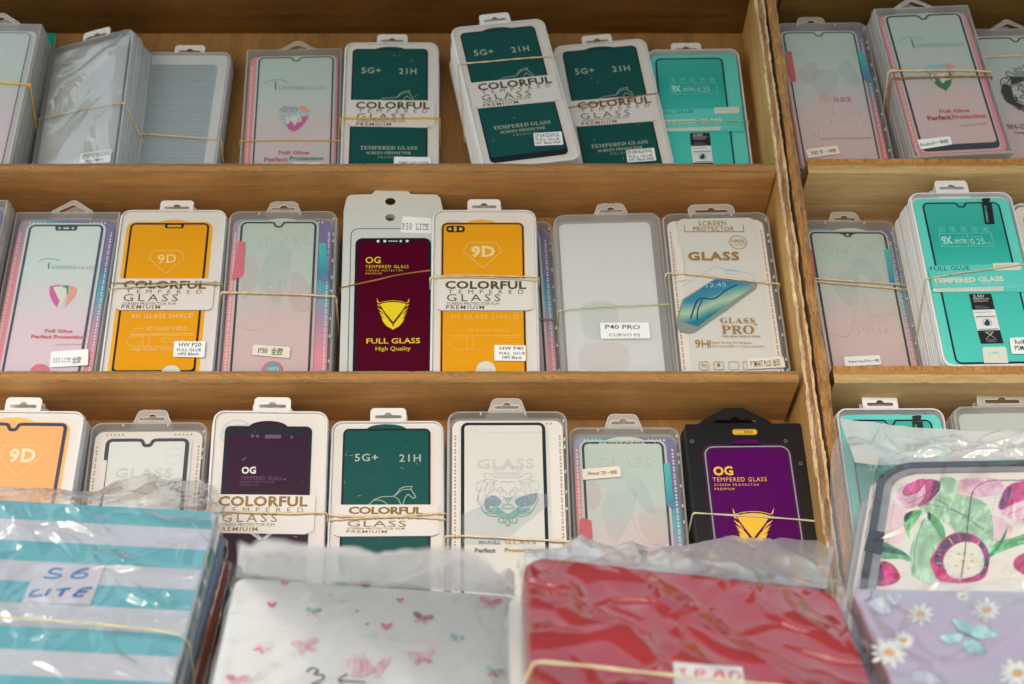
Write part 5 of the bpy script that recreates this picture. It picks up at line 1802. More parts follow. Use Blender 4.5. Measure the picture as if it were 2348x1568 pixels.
stack('V', 4, .0135, 'white pack', 'of the purple sliver pack')


# ---- winged shield of the OG cards
def og_shield(A, cx, cy, s, m):
    P = lambda x, y: (cx + (x - 1343) * s, cy + (y - 1080) * s)
    def both(pts, line=0):
        for q in (pts, [(2686 - x, y) for x, y in pts]):
            if line:
                A.line([P(*p) for p in q], line * s, m, True)
            else:
                A.poly([P(*p) for p in q], m)
    A.poly([P(*p) for p in [(1242, 1006), (1290, 993), (1343, 989), (1396, 993), (1444, 1006), (1405, 1062), (1343, 1140), (1281, 1062)]], m)
    A.line([P(*p) for p in [(1236, 998), (1285, 985), (1343, 980), (1401, 985), (1450, 998)]], 4 * s, m, True)
    both([(1221, 958), (1239, 1000), (1225, 992)])
    both([(1224, 1006), (1240, 1012), (1246, 1026), (1228, 1016)])
    both([(1226, 1030), (1262, 1052), (1290, 1092), (1244, 1052)])
    both([(1236, 1060), (1282, 1088), (1320, 1132), (1262, 1092)])
    both([(1244, 1084), (1296, 1112), (1340, 1158), (1338, 1168), (1276, 1116)])
    both([(1256, 1106), (1300, 1132), (1343, 1174), (1343, 1198), (1296, 1172), (1270, 1142)])


# OG card pack (white cardboard with a fold-over header)
root, W_, H_ = start('O', 'screen_protector_pack', 'white card pack with maroon front and yellow winged shield, tall punched header', 'screen protector', GR_PACKS)
HD = .0185
hole = disc(-.0030, H_ - .0085, .0050, 22, .0042)
h2 = disc(-.0030, H_ - .0270, .0048, 22, .0040)
mb = MB()
body = rrect(-W_ / 2, 0, W_ / 2, H_ - HD, .0012)
mb.slab([body, h2], 0, .0080, 'grey_card', 'grey_card')
mb.flat([rrect(-.0085, H_ - .0340, .0025, H_ - .0220, .003)], .0079, 'case_dark_red')
mb.build('card_box', root)
mb = MB()
hl = [(-W_ / 2, H_ - HD + .0003), (W_ / 2, H_ - HD + .0003), (W_ / 2 - .0025, H_ - .004), (W_ / 2 - .006, H_ - .0008), (.0165, H_), (.0120, H_ + .0055), (.004, H_ + .0075), (-.008, H_ + .0075), (-.0165, H_ + .0050), (-.0205, H_), (-W_ / 2 + .006, H_ - .0008), (-W_ / 2 + .0025, H_ - .004)]
mb.slab([hl, hole], .0004, .0012, 'grey_card')
mb.build('header_flap', root)
oA = Art('O', '22')
mb = MB()
vs, fs = ribbon(rrect(-.0395, .001, W_ / 2 + .004, H_ - .0395, .0070), .0007, True)
vs = [(min(a, W_ / 2 - .0003), b) for a, b in vs]
mb.add([(a, -.0001, b) for a, b in vs], fs, 'black_line')
ring_sheet(mb, -.0352, .0035, .0355, H_ - .0505, .0068, 'maroon_glass', 'border_black', .0020, .0022, .0020, .0030, -.0007, thick=.0004)
mb.flat([rrect(-.0170, H_ - .0572, .0165, H_ - .0510, .0018)], -.00078, 'border_black')
for x_, r_ in ((-.0140, .0014), (-.0078, .0014), (.0072, .0012), (.0132, .0014)):
    mb.flat([disc(x_, H_ - .0540, r_)], -.00084, 'print_white')
mb.flat([rrect(-.0045, H_ - .0544, .0043, H_ - .0536, .0003)], -.00084, 'print_white')
oA.T('OG', 1136, 698, 1250, 696, 46, 'print_yellow', 'bold', 1.0)
oA.T('TEMPERED GLASS', 1136, 735, 1460, 734, 22, 'print_yellow', '', 1.2)
oA.T('SCREEN PROTECTOR', 1139, 759, 1414, 758, 12, 'print_yellow_gold', '', 1.5)
oA.T('PREMIUM', 1138, 782, 1258, 781, 12, 'print_yellow_gold', '', 1.4)
og_shield(oA, 1343, 1080, 1.0, 'print_yellow')
oA.T('FULL GLASS', 1144, 1304, 1546, 1300, 38, 'print_yellow', 'bold', 1.0)
oA.T('High Quality', 1212, 1356, 1474, 1355, 30, 'print_yellow', '', 1.0)
oA.emit(mb, -.00084)
mb.build('printed_front', root)
sticker(root, 'O', '22', [(1416, 336), (1630, 350), (1632, 466), (1398, 458)], 'sticker_white', [('P30', 1410, 436, 1482, 437, 54, 'ink_black', 'mono'), ('LITE', 1512, 438, 1608, 440, 54, 'ink_black', 'mono')])
stack('O', 4, .0104, 'white card pack', 'of the maroon-fronted card pack', skip=('sticker', 'header_flap'))

# black box pack
root, W_, H_ = start('AC', 'screen_protector_pack', 'glossy black box with purple front and yellow wings, right end of the bottom shelf', 'screen protector', GR_PACKS)
mb = MB()
mb.slab([rrect(-W_ / 2, 0, W_ / 2, H_, .0012)], 0, .0125, 'black_box')
bx = mb.build('card_box', root)
make_tab(bx, W_, H_, .0125, 'black', -.004)
mb = MB()
gx0, gx1 = -.0375, .0385
o4 = rrect(gx0, -.0 + .002, gx1, H_ - .0205, .0085)
mb.flat([rrect(gx0 - .001, .001, gx1 + .001, H_ - .0195, .0095)], -.0001, 'violet_glass')
mb.flat([[(.0005 + .0145 * math.cos(R(180 * i / 14)), H_ - .0215 + .0065 * math.sin(R(180 * i / 14))) for i in range(15)]], -.0001, 'violet_glass')
mb.flat([o4], -.0002, 'black_line')
vs, fs = ribbon(rrect(gx0 + .0012, .0032, gx1 - .0012, H_ - .0222, .0078), .0012, True)
mb.add([(a, -.0003, b) for a, b in vs], fs, 'grey_line')
mb.flat([rrect(gx0 + .0030, .005, gx1 - .0030, H_ - .0240, .0065)], -.0004, 'violet_glass')
cA = Art('AC', '34')
cA.rr(748, 460, 956, 508, 24, 'print_yellow_gold')
cA.rr(753, 464, 951, 504, 20, 'ink_black', 3)
cA.T('CCBBK', 772, 498, 934, 497, 28, 'ink_black', '')
for p_ in ((408, 562), (1192, 560), (1317, 748)):
    cA.circ(p_[0], p_[1], 13, 'lid_grey', 5)
cA.T('OG', 592, 846, 756, 842, 68, 'print_yellow_gold', 'black', 1.0)
cA.T('TEMPERED GLASS', 584, 899, 1036, 897, 34, 'print_yellow_gold', '', 1.2)
cA.T('SCREEN PROTECTOR', 595, 936, 972, 935, 18, 'print_yellow_gold', '', 1.4)
cA.T('PREMIUM', 599, 971, 764, 970, 18, 'print_yellow_gold', '', 1.35)
og_shield(cA, 921, 1291, 1.41, 'print_yellow_gold')
cA.emit(mb, -.0004)
mb.build('printed_front', root)
stack('AC', 4, .0130, 'black box', 'of black boxes in the corner', jit=.0016)

# green board behind the leftmost stack
gm, gw_, gh_ = FRAME['A']
FRAME['GB'] = (Matrix.Translation((-.5387, .0715, ZB[1] + .001)), .105, .2225)
g = bpy.data.objects.new('green_card', None)
COL.objects.link(g)
g.matrix_basis = WORLD @ FRAME['GB'][0]
tag(g, 'bright green card standing behind the leftmost clear stack on the top shelf', 'card')
mb = MB()
mb.slab([rrect(-.0525, 0, .0525, .2220, .001)], 0, .0008, 'green_board')
mb.build('card_sheet', g)
mb = MB()
mb.slab([rrect(-.0540, 0, .0545, .2190, .001)], .0012, .0020, 'clear_rim')
mb.build('clear_sleeve', g)


# ------------------------------------------------------------------ rubber bands
def tube(path, rad, m, closed=False, sides=6, flat=.7, twist=60.0, seed=0):
    mb = MB()
    n = len(path)
    d = 0
    vs = []
    for i, p in enumerate(path):
        a = path[max(0, i - 1)]
        b = path[min(n - 1, i + 1)]
        t = (Vector(b) - Vector(a)).normalized()
        if i:
            d += (Vector(p) - Vector(path[i - 1])).length
        up = Vector((0, 0, 1)) if abs(t.z) < .9 else Vector((1, 0, 0))
        s_ = t.cross(up).normalized()
        u_ = s_.cross(t)
        ph = d * twist * 2 * math.pi / 1.0 * .25
        for k in range(sides):
            an = 2 * math.pi * k / sides
            e, f = math.cos(an) * rad, math.sin(an) * rad * flat
            x, y = e * math.cos(ph) - f * math.sin(ph), e * math.sin(ph) + f * math.cos(ph)
            vs.append(Vector(p) + s_ * x + u_ * y)
    fs = []
    for i in range(n - 1):
        for k in range(sides):
            j = (k + 1) % sides
            fs.append((i * sides + k, i * sides + j, (i + 1) * sides + j, (i + 1) * sides + k))
    mb.add(vs, fs, m)
    return mb


def band(key, reg, pts, m, label, rad=.0008, depth=.02, dl=0.0, dr=0.0, twist=120):
    """a rubber band round a stack: pts = its line across the front face; dl, dr = how far it has slipped at the back"""
    A = Art(key, reg, -.001)
    M, W, H = FRAME[key]
    q = [A.L(*p) for p in pts]
    zl, zr = q[0][1], q[-1][1]
    q[0] = (-W / 2 - .0002, zl)
    q[-1] = (W / 2 + .0002, zr)
    rad *= 1.1
    yf = -.0006 - rad * .8
    fr = smooth_path([(a, yf - (0 if 0 < i < len(q) - 1 else -.0006), b) for i, (a, b) in enumerate(q)], False, 10)
    e = W / 2 + rad + .0006
    left = smooth_path([(-e, depth, zl + dl), (-e, depth * .5, zl + dl * .55), (-e, .0012, zl + dl * .03)], False, 6)
    right = smooth_path([(e, .0012, zr + dr * .03), (e, depth * .5, zr + dr * .55), (e, depth, zr + dr)], False, 6)
    back = [(e * (1 - 2 * i / 6), depth + .001, zr + dr + (zl + dl - zr - dr) * i / 6) for i in range(1, 6)]
    path = left + fr + right + back + [left[0]]
    mb = tube(path, rad, m, twist=twist)
    o = mb.build('rubber_band', None, WORLD @ M, smooth=True)
    tag(o, label, 'rubber band', 'rubber bands around the packs')
    return o


band('A', '11', [(-100, 748), (210, 768), (262, 775)], 'rubber_yellow', 'yellow rubber band round the leftmost stack on the top shelf', .0009, .055, dr=-.034, twist=20)
band('B', '11', [(340, 1088), (700, 1015), (1060, 948), (1118, 946)], 'rubber_tan', 'tan rubber band slanting across the shiny film-wrapped pack', .0009, .042, dr=-.022)
band('C', '11', [(1180, 1200), (1270, 1220), (1600, 1245), (1985, 1272)], 'rubber_tan', 'twisted tan band low on the blue-grey ribbed pack', .0009, .022, dr=-.014, twist=260)
band('D', '12', [(85, 1287), (500, 1284), (985, 1284)], 'rubber_yellow', 'thin yellow band low across the pink crested pack', .0006, .024, dr=-.004)
band('E', '12', [(1016, 1076), (1200, 1082), (1500, 1082), (1925, 1078)], 'rubber_yellow', 'yellow band across the white label of the upright dark green pack', .0009, .030, dl=-.008, dr=-.012, twist=20)
band('F', '13', [(362, 582), (600, 568), (900, 540), (1235, 512)], 'rubber_tan', 'pale tan band near the top of the tall tilted stack', .0008, .058, dl=-.052, dr=-.004)
band('G', '14', [(-320, 985), (0, 925), (200, 890), (470, 850)], 'rubber_ochre', 'thin ochre band slanting over a dark green pack, top shelf', .0006, .030)
band('H', '14', [(400, 1112), (560, 1118), (800, 1110), (1290, 1104)], 'rubber_grey', 'grey-green band across the turquoise pack on the top shelf', .0007, .024, dr=-.004)
band('J', '15', [(1140, 640), (1400, 645), (1700, 640), (2040, 650)], 'rubber_tan', 'upper doubled tan band round the tall crested stack', .0012, .055, dl=-.030, twist=160)
band('J', '15', [(1150, 712), (1400, 708), (1700, 700), (2040, 696)], 'rubber_ochre', 'lower band round the tall crested stack, just under its twin', .0010, .050, dl=-.032, twist=160)
band('K', '15', [(1900, 520), (2100, 516), (2200, 512), (2560, 500)], 'rubber_tan', 'tan band above the black lion head', .0010, .040)
band('M', '21', [(826, 878), (1100, 862), (1400, 842), (1650, 826)], 'rubber_grey', 'pale green band slanting over the notched yellow pack', .0008, .045, dr=-.018, twist=200)
band('M', '21', [(826, 836), (1100, 840), (1400, 844), (1660, 852)], 'rubber_ochre', 'brown band crossing the pale green one on the notched yellow pack', .0006, .045, dr=-.020)
band('N', '22', [(62, 908), (300, 915), (600, 925), (900, 938)], 'rubber_tan', 'thick twisted tan band across the rainbow pack left of the maroon card', .0012, .045, dl=-.006, dr=-.020, twist=220)
band('O', '22', [(944, 870), (1200, 820), (1400, 775), (1612, 730)], 'rubber_ochre', 'brown band slanting over the maroon card pack', .0008, .035, twist=40)
band('P', '23', [(92, 790), (300, 780), (600, 785), (905, 790)], 'rubber_tan', 'upper tan loop at the top of the plain yellow label', .0008, .045, dl=-.018, dr=-.012)
band('P', '23', [(92, 800), (300, 792), (600, 802), (905, 818)], 'rubber_grey', 'lower greyish loop at the top of the plain yellow label', .0007, .045, dl=-.018, dr=-.010)
band('Q', '23', [(300, 1100), (930, 1112), (1070, 1120)], 'rubber_ochre', 'bit of brown band low on the pack hidden behind the yellow one', .0008, .025)
band('R', '23', [(1062, 1045), (1240, 1026), (1500, 1012), (1990, 992)], 'rubber_grey', 'thin pale green band across the blank white-grey pack', .0007, .042, dl=-.010, dr=-.008)
band('S', '24', [(388, 762), (600, 775), (900, 812), (1215, 842)], 'rubber_tan', 'tan band slanting across the gold-lettered phone pack', .0009, .045, dl=-.014, dr=-.004, twist=150)
band('T', '25', [(110, 800), (400, 822), (600, 834), (850, 852)], 'rubber_tan', 'upper of two twisted bands on the greyish pink pack', .0009, .026, dr=-.004, twist=260)
band('T', '25', [(110, 822), (400, 848), (600, 864), (850, 888)], 'rubber_tan', 'lower of two twisted bands on the greyish pink pack', .0009, .026, dr=-.004, twist=260)
band('U', '25', [(998, 805), (1250, 765), (1500, 732), (1860, 690)], 'rubber_grey', 'pale green band slanting over the thick turquoise stack', .0008, .062, dl=-.045)
band('Y', '32', [(10, 1140), (300, 1150), (600, 1160), (890, 1152)], 'rubber_tan', 'tan band across the deep purple pack', .0011, .045, dr=-.024, twist=60)
band('Z', '32', [(945, 1172), (1200, 1186), (1600, 1176), (1930, 1155)], 'rubber_tan', 'upper twisted tan band over the gold lettering, bottom shelf', .0010, .045, twist=160)
band('Z', '32', [(945, 1215), (1200, 1202), (1600, 1188), (1930, 1206)], 'rubber_tan', 'lower twisted tan band crossing the gold lettering, bottom shelf', .0009, .045, twist=160)
band('AA', '33', [(150, 1345), (400, 1352), (800, 1375), (1200, 1392)], 'rubber_tan', 'tan band under the faint lion head', .0010, .050, dl=-.022, dr=-.020, twist=60)
band('AC', '34', [(425, 1153), (700, 1172), (1100, 1195), (1445, 1222)], 'rubber_grey', 'grey band across the black box and its yellow wings', .0009, .048, dl=-.012, twist=60)

# ------------------------------------------------------------------ tablet cases in plastic bags, in front of the crate
FRAME['red'] = (face_frame((1203, 1272), (1915, 1352), 1130, -642, .200, .25), .200, .25)
FRAME['stripe'] = (face_frame((-150, 1136), (503, 1171), 1130, -1188, .200, .25), .200, .25)
FRAME['bfly'] = (face_frame((541, 1322), (1180, 1364), 1010, -750, .190, .25), .190, .25)
FRAME['lilac'] = (face_frame((1953, 1347), (2640, 1359), 1130, -574, .190, .25), .190, .25)
FRAME['tulip'] = (face_frame((2019, 1069), (2700, 1056), 2441, -1500, .215, .26), .215, .26)


def crumple(x, z, s, a, ridge=.5):
    p = Vector((x * s, z * s * .8, 1.7 + s))
    n1 = noise.noise(p + Vector((noise.noise(p * .7) * 1.2, 0, 0)))
    n2 = 1 - abs(noise.noise(p * 1.7 + Vector((5, 3, 1)))) * 2
    return a * (n1 * .5 + .5) * (1 - ridge) + a * max(0, n2) * ridge * .6


def crease_field(W, H, seed, n, hmax):
    rnd = random.Random(seed)
    L_ = []
    for _ in range(n):
        a = rnd.uniform(0, math.pi)
        w = rnd.uniform(.006, .017)
        L_.append((rnd.uniform(-W / 2, W / 2), H - rnd.uniform(0, H * .62), math.cos(a), math.sin(a), rnd.uniform(.02, .075), w, w * rnd.uniform(.3, .62) * hmax))
    def h(x, z):
        t = 0
        for cx, cz, ca, sa, ln, w, hh in L_:
            dx, dz = x - cx, z - cz
            al = abs(dx * ca + dz * sa)
            if al < ln:
                d = abs(-dx * sa + dz * ca + .006 * math.sin(al * 60 + cx * 90))
                wl = w * (1 - al / ln) ** .5
                if d < wl:
                    t += hh * (1 - al / ln) ** .6 * (1 - d / wl)
        return t
    return h


def crinkle_field(W, H, seed, n, zspan=.17):
    rnd = random.Random(seed)
    cells = {}
    G = .02
    for _ in range(n):
        a = rnd.choice((rnd.uniform(0, math.pi), rnd.gauss(1.9, .35), rnd.gauss(.5, .3)))
        w = rnd.uniform(.0022, .0060)
        e = (rnd.uniform(-W / 2, W / 2), H - rnd.random() ** 1.2 * zspan, math.cos(a), math.sin(a), rnd.uniform(.006, .030), w, w * rnd.uniform(.45, 1.0), rnd.uniform(-40, 40))
        r = e[4] + w
        for i in range(int((e[0] - r) // G), int((e[0] + r) // G) + 1):
            for j in range(int((e[1] - r) // G), int((e[1] + r) // G) + 1):
                cells.setdefault((i, j), []).append(e)

    def h(x, z):
        t = 0
        for cx, cz, ca, sa, ln, w, hh, cv in cells.get((int(x // G), int(z // G)), ()):
            dx, dz = x - cx, z - cz
            al = dx * ca + dz * sa
            if abs(al) < ln:
                d = abs(-dx * sa + dz * ca + cv * al * al * .5)
                wl = w * (1 - abs(al) / ln) ** .5
                if d < wl:
                    t = max(t, hh * (1 - abs(al) / ln) ** .6 * (1 - d / wl))
        return t
    return h


def case_slab(key, name, label, T, face, side, art=None, r=.008, extra=None, n_layers=1, sides=None, group=None, cat='tablet case', film_m='bag_film', film_amp=.004, film_s=22, seed=0.0, top_pad=.004, gap=.0015, creases=(), folds=34, fold_h=1.0, crinkles=110):
    field = crease_field(FRAME[key][1], FRAME[key][2], int(seed * 10) + 3, folds, fold_h)
    M, W, H = FRAME[key]
    fine = crinkle_field(W, H, int(seed * 10) + 8, crinkles)
    root = bpy.data.objects.new(name, None)
    COL.objects.link(root)
    root.matrix_basis = WORLD @ M
    tag(root, label, cat, group)
    mb = MB()
    o = rrect(-W / 2, 0, W / 2, H, r, 8)
    o2 = rrect(-W / 2 + .0015, .0015, W / 2 - .0015, H - .0015, r - .0012, 8)
    mb.flat([o2], 0, face)
    mb.wall(o2, 0, .0016, face, loop2=o)
    mb.wall(o, .0016, T, side)
    mb.flat([o], T, side)
    if extra:
        extra(mb)
    if art:
        art.emit(mb, -.0001)
    mb.build('case_cover', root)
    # film over the face, wrapping down at the sides
    nx_, nz_ = 190, 230
    vs = []
    mg = .007
    for j in range(nz_ + 1):
        for i in range(nx_ + 1):
            u, v = i / nx_, j / nz_
            x = -W / 2 - mg + (W + 2 * mg) * u
            z = -.004 + (H + .004 + top_pad) * v
            d = -gap - crumple(x + seed, z, film_s, film_amp, .2) - min(.011, field(x, z)) - fine(x, z)
            for (ax, az, bx_, bz, wd_, hh) in creases:
                t = Vector((bx_ - ax, bz - az))
                L_ = t.length
                t /= L_
                rel = Vector((x - ax, z - az))
                al = rel.dot(t)
                if -.01 < al < L_ + .01:
                    ds = abs(rel.x * -t.y + rel.y * t.x)
                    d -= hh * max(0, 1 - ds / wd_)
            ex = max(0, abs(x) - (W / 2 - .001)) / (mg + .001)
            if ex > 0:
                d = d * (1 - ex) + ex * T * .55
                x = math.copysign(W / 2 + .0012 + ex * .0018 + .0012 * noise.noise(Vector((z * 60, x * 9, seed))), x)
            vs.append((x, d, z))
    k = nx_ + 1
    mb = MB()
    mb.add(vs, [(j * k + i, j * k + i + 1, (j + 1) * k + i + 1, (j + 1) * k + i) for j in range(nz_) for i in range(nx_)], film_m)
    mb.build('plastic_bag', root, smooth=True)
    return root


def under_case(key, dy, T, m, label, group, dx=0.0, dz=0.0, rot=0.0, top=None):
    M, W, H = FRAME[key]
    root = bpy.data.objects.new('tablet_case', None)
    COL.objects.link(root)
    root.matrix_basis = WORLD @ M @ Matrix.Translation((dx, dy, dz)) @ Matrix.Rotation(R(rot), 4, 'Y')
    tag(root, label, 'tablet case', group)
    mb = MB()
    o = rrect(-W / 2, 0, W / 2, H, .008, 6)
    mb.slab([o], 0, T, top or m, m)
    mb.build('case_cover', root)
    # crinkled film round its edge
    mb = MB()
    n = 160
    lo = rrect(-W / 2 - .0025, 0, W / 2 + .0025, H + .002, .010, 40)
    vs = []
    for t_ in (0, .5, 1):
        for a, b in lo:
            q = .0016 * noise.noise(Vector((a * 90, b * 90, t_ * 3 + dy * 50)))
            vs.append((a + (q if abs(a) > W / 2 - .001 else 0), dy * 0 + T * (t_ * 1.0), b + (q if b > H - .001 else 0)))
    k = len(lo)
    fs = [(r_ * k + i, (r_ + 1) * k + i, (r_ + 1) * k + (i + 1) % k, r_ * k + (i + 1) % k) for r_ in range(2) for i in range(k)]
    mb.add(vs, fs, 'bag_thin')
    mb.build('plastic_bag', root, smooth=True)


def flap(parent, key, tilt, outline, base, m, amp=.004, s=40, seed=0.0, n=(170, 46), hole=None, hinge=None):
    """loose top of the bag: rises from the case's top edge, tilted up by 'tilt' degrees; outline in photo units"""
    M, W, H = FRAME[key]
    F = M @ Matrix.Translation((0, 0, H)) @ Matrix.Rotation(R(tilt), 4, 'X')
    FRAME['tmp'] = (F, W, H)
    A = Art('tmp', '00', 0.0)
    ff = crinkle_field(W * 1.1, .05, int(seed * 7) + 1, 90, .05)
    up = [A.L(x, y) for x, y in outline]
    lo = [A.L(x, y) for x, y in base]

    def at(pl, t):
        L_ = [0]
        for i in range(1, len(pl)):
            L_.append(L_[-1] + math.hypot(pl[i][0] - pl[i - 1][0], pl[i][1] - pl[i - 1][1]))
        d = t * L_[-1]
        for i in range(1, len(pl)):
            if d <= L_[i] or i == len(pl) - 1:
                f = (d - L_[i - 1]) / max(1e-9, L_[i] - L_[i - 1])
                return (pl[i - 1][0] + (pl[i][0] - pl[i - 1][0]) * f, pl[i - 1][1] + (pl[i][1] - pl[i - 1][1]) * f)
    nx_, nz_ = n
    vs = []
    for j in range(nz_ + 1):
        for i in range(nx_ + 1):
            a, b = at(lo, i / nx_), at(up, i / nx_)
            v = j / nz_
            zz = v * .05
            x, z = a[0] + (b[0] - a[0]) * v, a[1] + (b[1] - a[1]) * v
            e = min(1, v * 4) * (.3 + .7 * min(1, (1 - v) * 3))
            q1 = noise.noise(Vector((x * s * .55 + z * s * .25, v * .8, seed)))
            q2 = abs(noise.noise(Vector((x * s * .9 - v * .9, v * 1.1, seed + 4))))
            q3 = abs(noise.noise(Vector((x * s * 2.1 + v * 1.6, v * 1.8, seed + 9))))
            d = (amp * (1.8 * q1 - 2.0 * q2 - .5 * q3) - .8 * ff(x, zz + H * v * .0 - 0)) * e
            vs.append((x, d, z))
    k = nx_ + 1
    mb = MB()
    mb.add(vs, [(j * k + i, j * k + i + 1, (j + 1) * k + i + 1, (j + 1) * k + i) for j in range(nz_) for i in range(nx_)], m)
    o = mb.build('bag_flap', parent, smooth=True)
    o.matrix_basis = M.inverted() @ F
    return o


GB_ = 'bagged tablet cases stacked in front of the crate'
# red case
rA = Art('red', '38', 0.0)
rd = case_slab('red', 'tablet_case', 'shiny red tablet case in clear film with a white note, centre front', .014, 'case_red', 'case_red', None, r=.016, group=GB_, film_amp=.0125, film_s=16, seed=.4, folds=16, fold_h=.5, crinkles=30,
               creases=[(-.045, .235, .060, .120, .016, .0028)], top_pad=.002)
flap(rd, 'red', -24, [(1203, 1268), (1300, 1263), (1400, 1259), (1465, 1256), (1560, 1252), (1612, 1240), (1680, 1234), (1740, 1237), (1800, 1232), (1918, 1232)],
     [(1203, 1276), (1450, 1302), (1650, 1325), (1895, 1350)], 'bag_flap_film', .0045, 34, 2.0)
FRAME['tmp'] = (FRAME['red'][0] @ Matrix.Translation((0, 0, .25)) @ Matrix.Rotation(R(-24), 4, 'X'), .2, .25)
A = Art('tmp', '38', -.006)
A.circ(836, 268, 30, 'lid_grey', 0, 46)
mb = MB()
A.emit(mb, -.006)
o_ = mb.build('hang_hole', rd)
o_.matrix_basis = FRAME['red'][0].inverted() @ FRAME['tmp'][0]
mb = MB()
A = Art('red', '38', -.0007)
q = [A.L(*p) for p in [(1030, 958), (1462, 990), (1486, 1150), (1040, 1150)]]
mb.slab([q[::-1]], -.0007, -.0002, 'sticker_white')
for pts in ([(1068, 1006), (1112, 1002)], [(1090, 1004), (1096, 1050)], [(1170, 1050), (1172, 1012), (1210, 1010), (1226, 1026), (1210, 1040), (1175, 1036)], [(1282, 1056), (1310, 1016), (1330, 1014), (1350, 1064)],
            [(1296, 1042), (1342, 1046)], [(1385, 1064), (1390, 1022), (1430, 1024), (1450, 1044), (1440, 1066)]):
    A.line(pts, 14, 'marker_red')
A.emit(mb, -.0007)
mb.build('note', rd)
for i_, (m_, t_) in enumerate((('case_dark_red', 'second'), ('case_white', 'third'), ('case_green', 'fourth'))):
    under_case('red', .016 + .0155 * i_, .013, m_, '%s case from the top under the shiny red one' % t_, GB_, dx=(.002, -.003, -.004)[i_], rot=(.5, -.6, .4)[i_])


def case_band(key, reg, pts, m, label, rad=.0011, y=-.008, T=.05):
    A = Art(key, reg, y)
    M, W, H = FRAME[key]
    q = [A.L(*p) for p in pts]
    fr = smooth_path([(a, y, b) for a, b in q], False, 8)
    lft = [(-W / 2 - .004, T, q[0][1]), (-W / 2 - .0045, T * .4, q[0][1]), (-W / 2 - .003, y * .3, q[0][1])]
    rgt = [(W / 2 + .004, y * .3, q[-1][1]), (W / 2 + .0055, T * .4, q[-1][1]), (W / 2 + .005, T, q[-1][1])]
    fr = [p for p in fr if -W / 2 < p[0] < W / 2]
    mb = tube(lft + fr + rgt, rad, m)
    o = mb.build('rubber_band', None, WORLD @ M, smooth=True)
    tag(o, label, 'rubber band', 'rubber bands around the packs')


case_band('red', '38', [(100, 985), (200, 960), (500, 985), (900, 1030), (1300, 1070), (1700, 1110)], 'rubber_grey', 'tan rubber band over the red tablet case and its note', .0012, -.0135)

# striped case
M_, W_, H_ = FRAME['stripe']


def stripes(mb):
    # bands of colour across the cover, a little slanted
    z = H_ - .0
    edges = [0, .0215, .0440, .0645, .0850, .1055, .1275, .1480, .1700, .1900, .2120, .2330, .25]
    for i in range(len(edges) - 1):
        if i % 2 == 1:
            continue
        z1, z0 = H_ - edges[i], H_ - edges[i + 1]
        z1, z0 = min(z1, H_ - .0016), max(z0, .002)
        mb.flat([[(-W_ / 2 + .0016, z0), (W_ / 2 - .0016, z0), (W_ / 2 - (.0016 if i else .006), z1), (-W_ / 2 + .0016, z1)]], -.0001, 'stripe_teal')


sp_ = case_slab('stripe', 'tablet_case', 'teal and grey striped tablet case in glossy film with blue handwritten note', .011, 'stripe_grey', 'stripe_teal', None, r=.007, extra=stripes, group=GB_, film_amp=.0065, film_s=15, folds=20, fold_h=.6, crinkles=80, seed=1.3,
                creases=[(-.02, .12, .085, .21, .024, .004), (.0, .06, .06, .15, .020, .004)])
mb = MB()
A = Art('stripe', '36', -.0007)
q = [A.L(*p) for p in [(290, 636), (818, 650), (700, 950), (172, 930)]]
mb.slab([q[::-1]], -.0007, -.0003, 'paper_note')
for pts in ([(486, 682), (440, 672), (395, 684), (388, 704), (430, 714), (470, 722), (450, 740), (400, 746), (338, 738)],
            [(690, 676), (630, 684), (575, 714), (560, 738), (600, 746), (650, 740), (676, 718), (640, 706), (590, 716)],
            [(308, 832), (262, 850), (230, 880), (250, 888), (300, 882), (330, 876)], [(392, 830), (350, 886)], [(440, 838), (548, 828)], [(500, 834), (462, 890)],
            [(716, 824), (640, 830), (600, 860), (576, 888), (650, 886)], [(600, 858), (680, 852)]):
    A.line(pts, 26, 'marker_blue', len(pts) > 3)
A.emit(mb, -.0007)
mb.build('note', sp_)
flap(sp_, 'stripe', -32, [(-150, 1100), (0, 1128), (150, 1132), (300, 1122), (360, 1138), (400, 1105), (430, 1062), (456, 1040), (478, 1080), (500, 1140)],
     [(-150, 1140), (0, 1146), (250, 1158), (470, 1170), (500, 1176)], 'bag_thin', .004, 30, 3.0)
for i_, m_ in enumerate(('case_white', 'case_blue', 'case_white', 'case_rust', 'case_dark_red', 'case_dark')):
    under_case('stripe', .0125 + .0105 * i_, .009, m_, '%s %s case from the top in the pile under the striped one' % (ORD[i_], ('white', 'blue', 'white', 'rust', 'dark red', 'black')[i_]), GB_,
               dx=(.002, .0025, .001, .004, .005, .006)[i_], rot=(-.4, .3, -.2, .5, -.3, .2)[i_])
case_band('stripe', '36', [(-500, 1010), (0, 1048), (700, 1098), (1200, 1150), (1470, 1200)], 'rubber_grey', 'grey band across the striped tablet case', .0010, -.0085)


# butterfly case
def bf(A, cx, cy, s, rot, c1_, c2_, body):
    ca, sa = math.cos(R(rot)), math.sin(R(rot))
    s *= .86
    P = lambda x, y: (cx + s * (x * ca - y * sa), cy + s * (x * sa + y * ca) * .75)
    for sx in (-1, 1):
        A.poly([P(0, 0), P(sx * 14, -34), P(sx * 46, -50), P(sx * 66, -34), P(sx * 52, -8), P(sx * 20, 4)], c1_, True)
        A.poly([P(0, 2), P(sx * 22, 6), P(sx * 42, 18), P(sx * 36, 42), P(sx * 14, 34)], c2_, True)
    A.line([P(0, -18), P(0, 24)], 6 * s, body)
    A.line([P(0, -18), P(-10, -40)], 2 * s, body)
    A.line([P(0, -18), P(10, -40)], 2 * s, body)


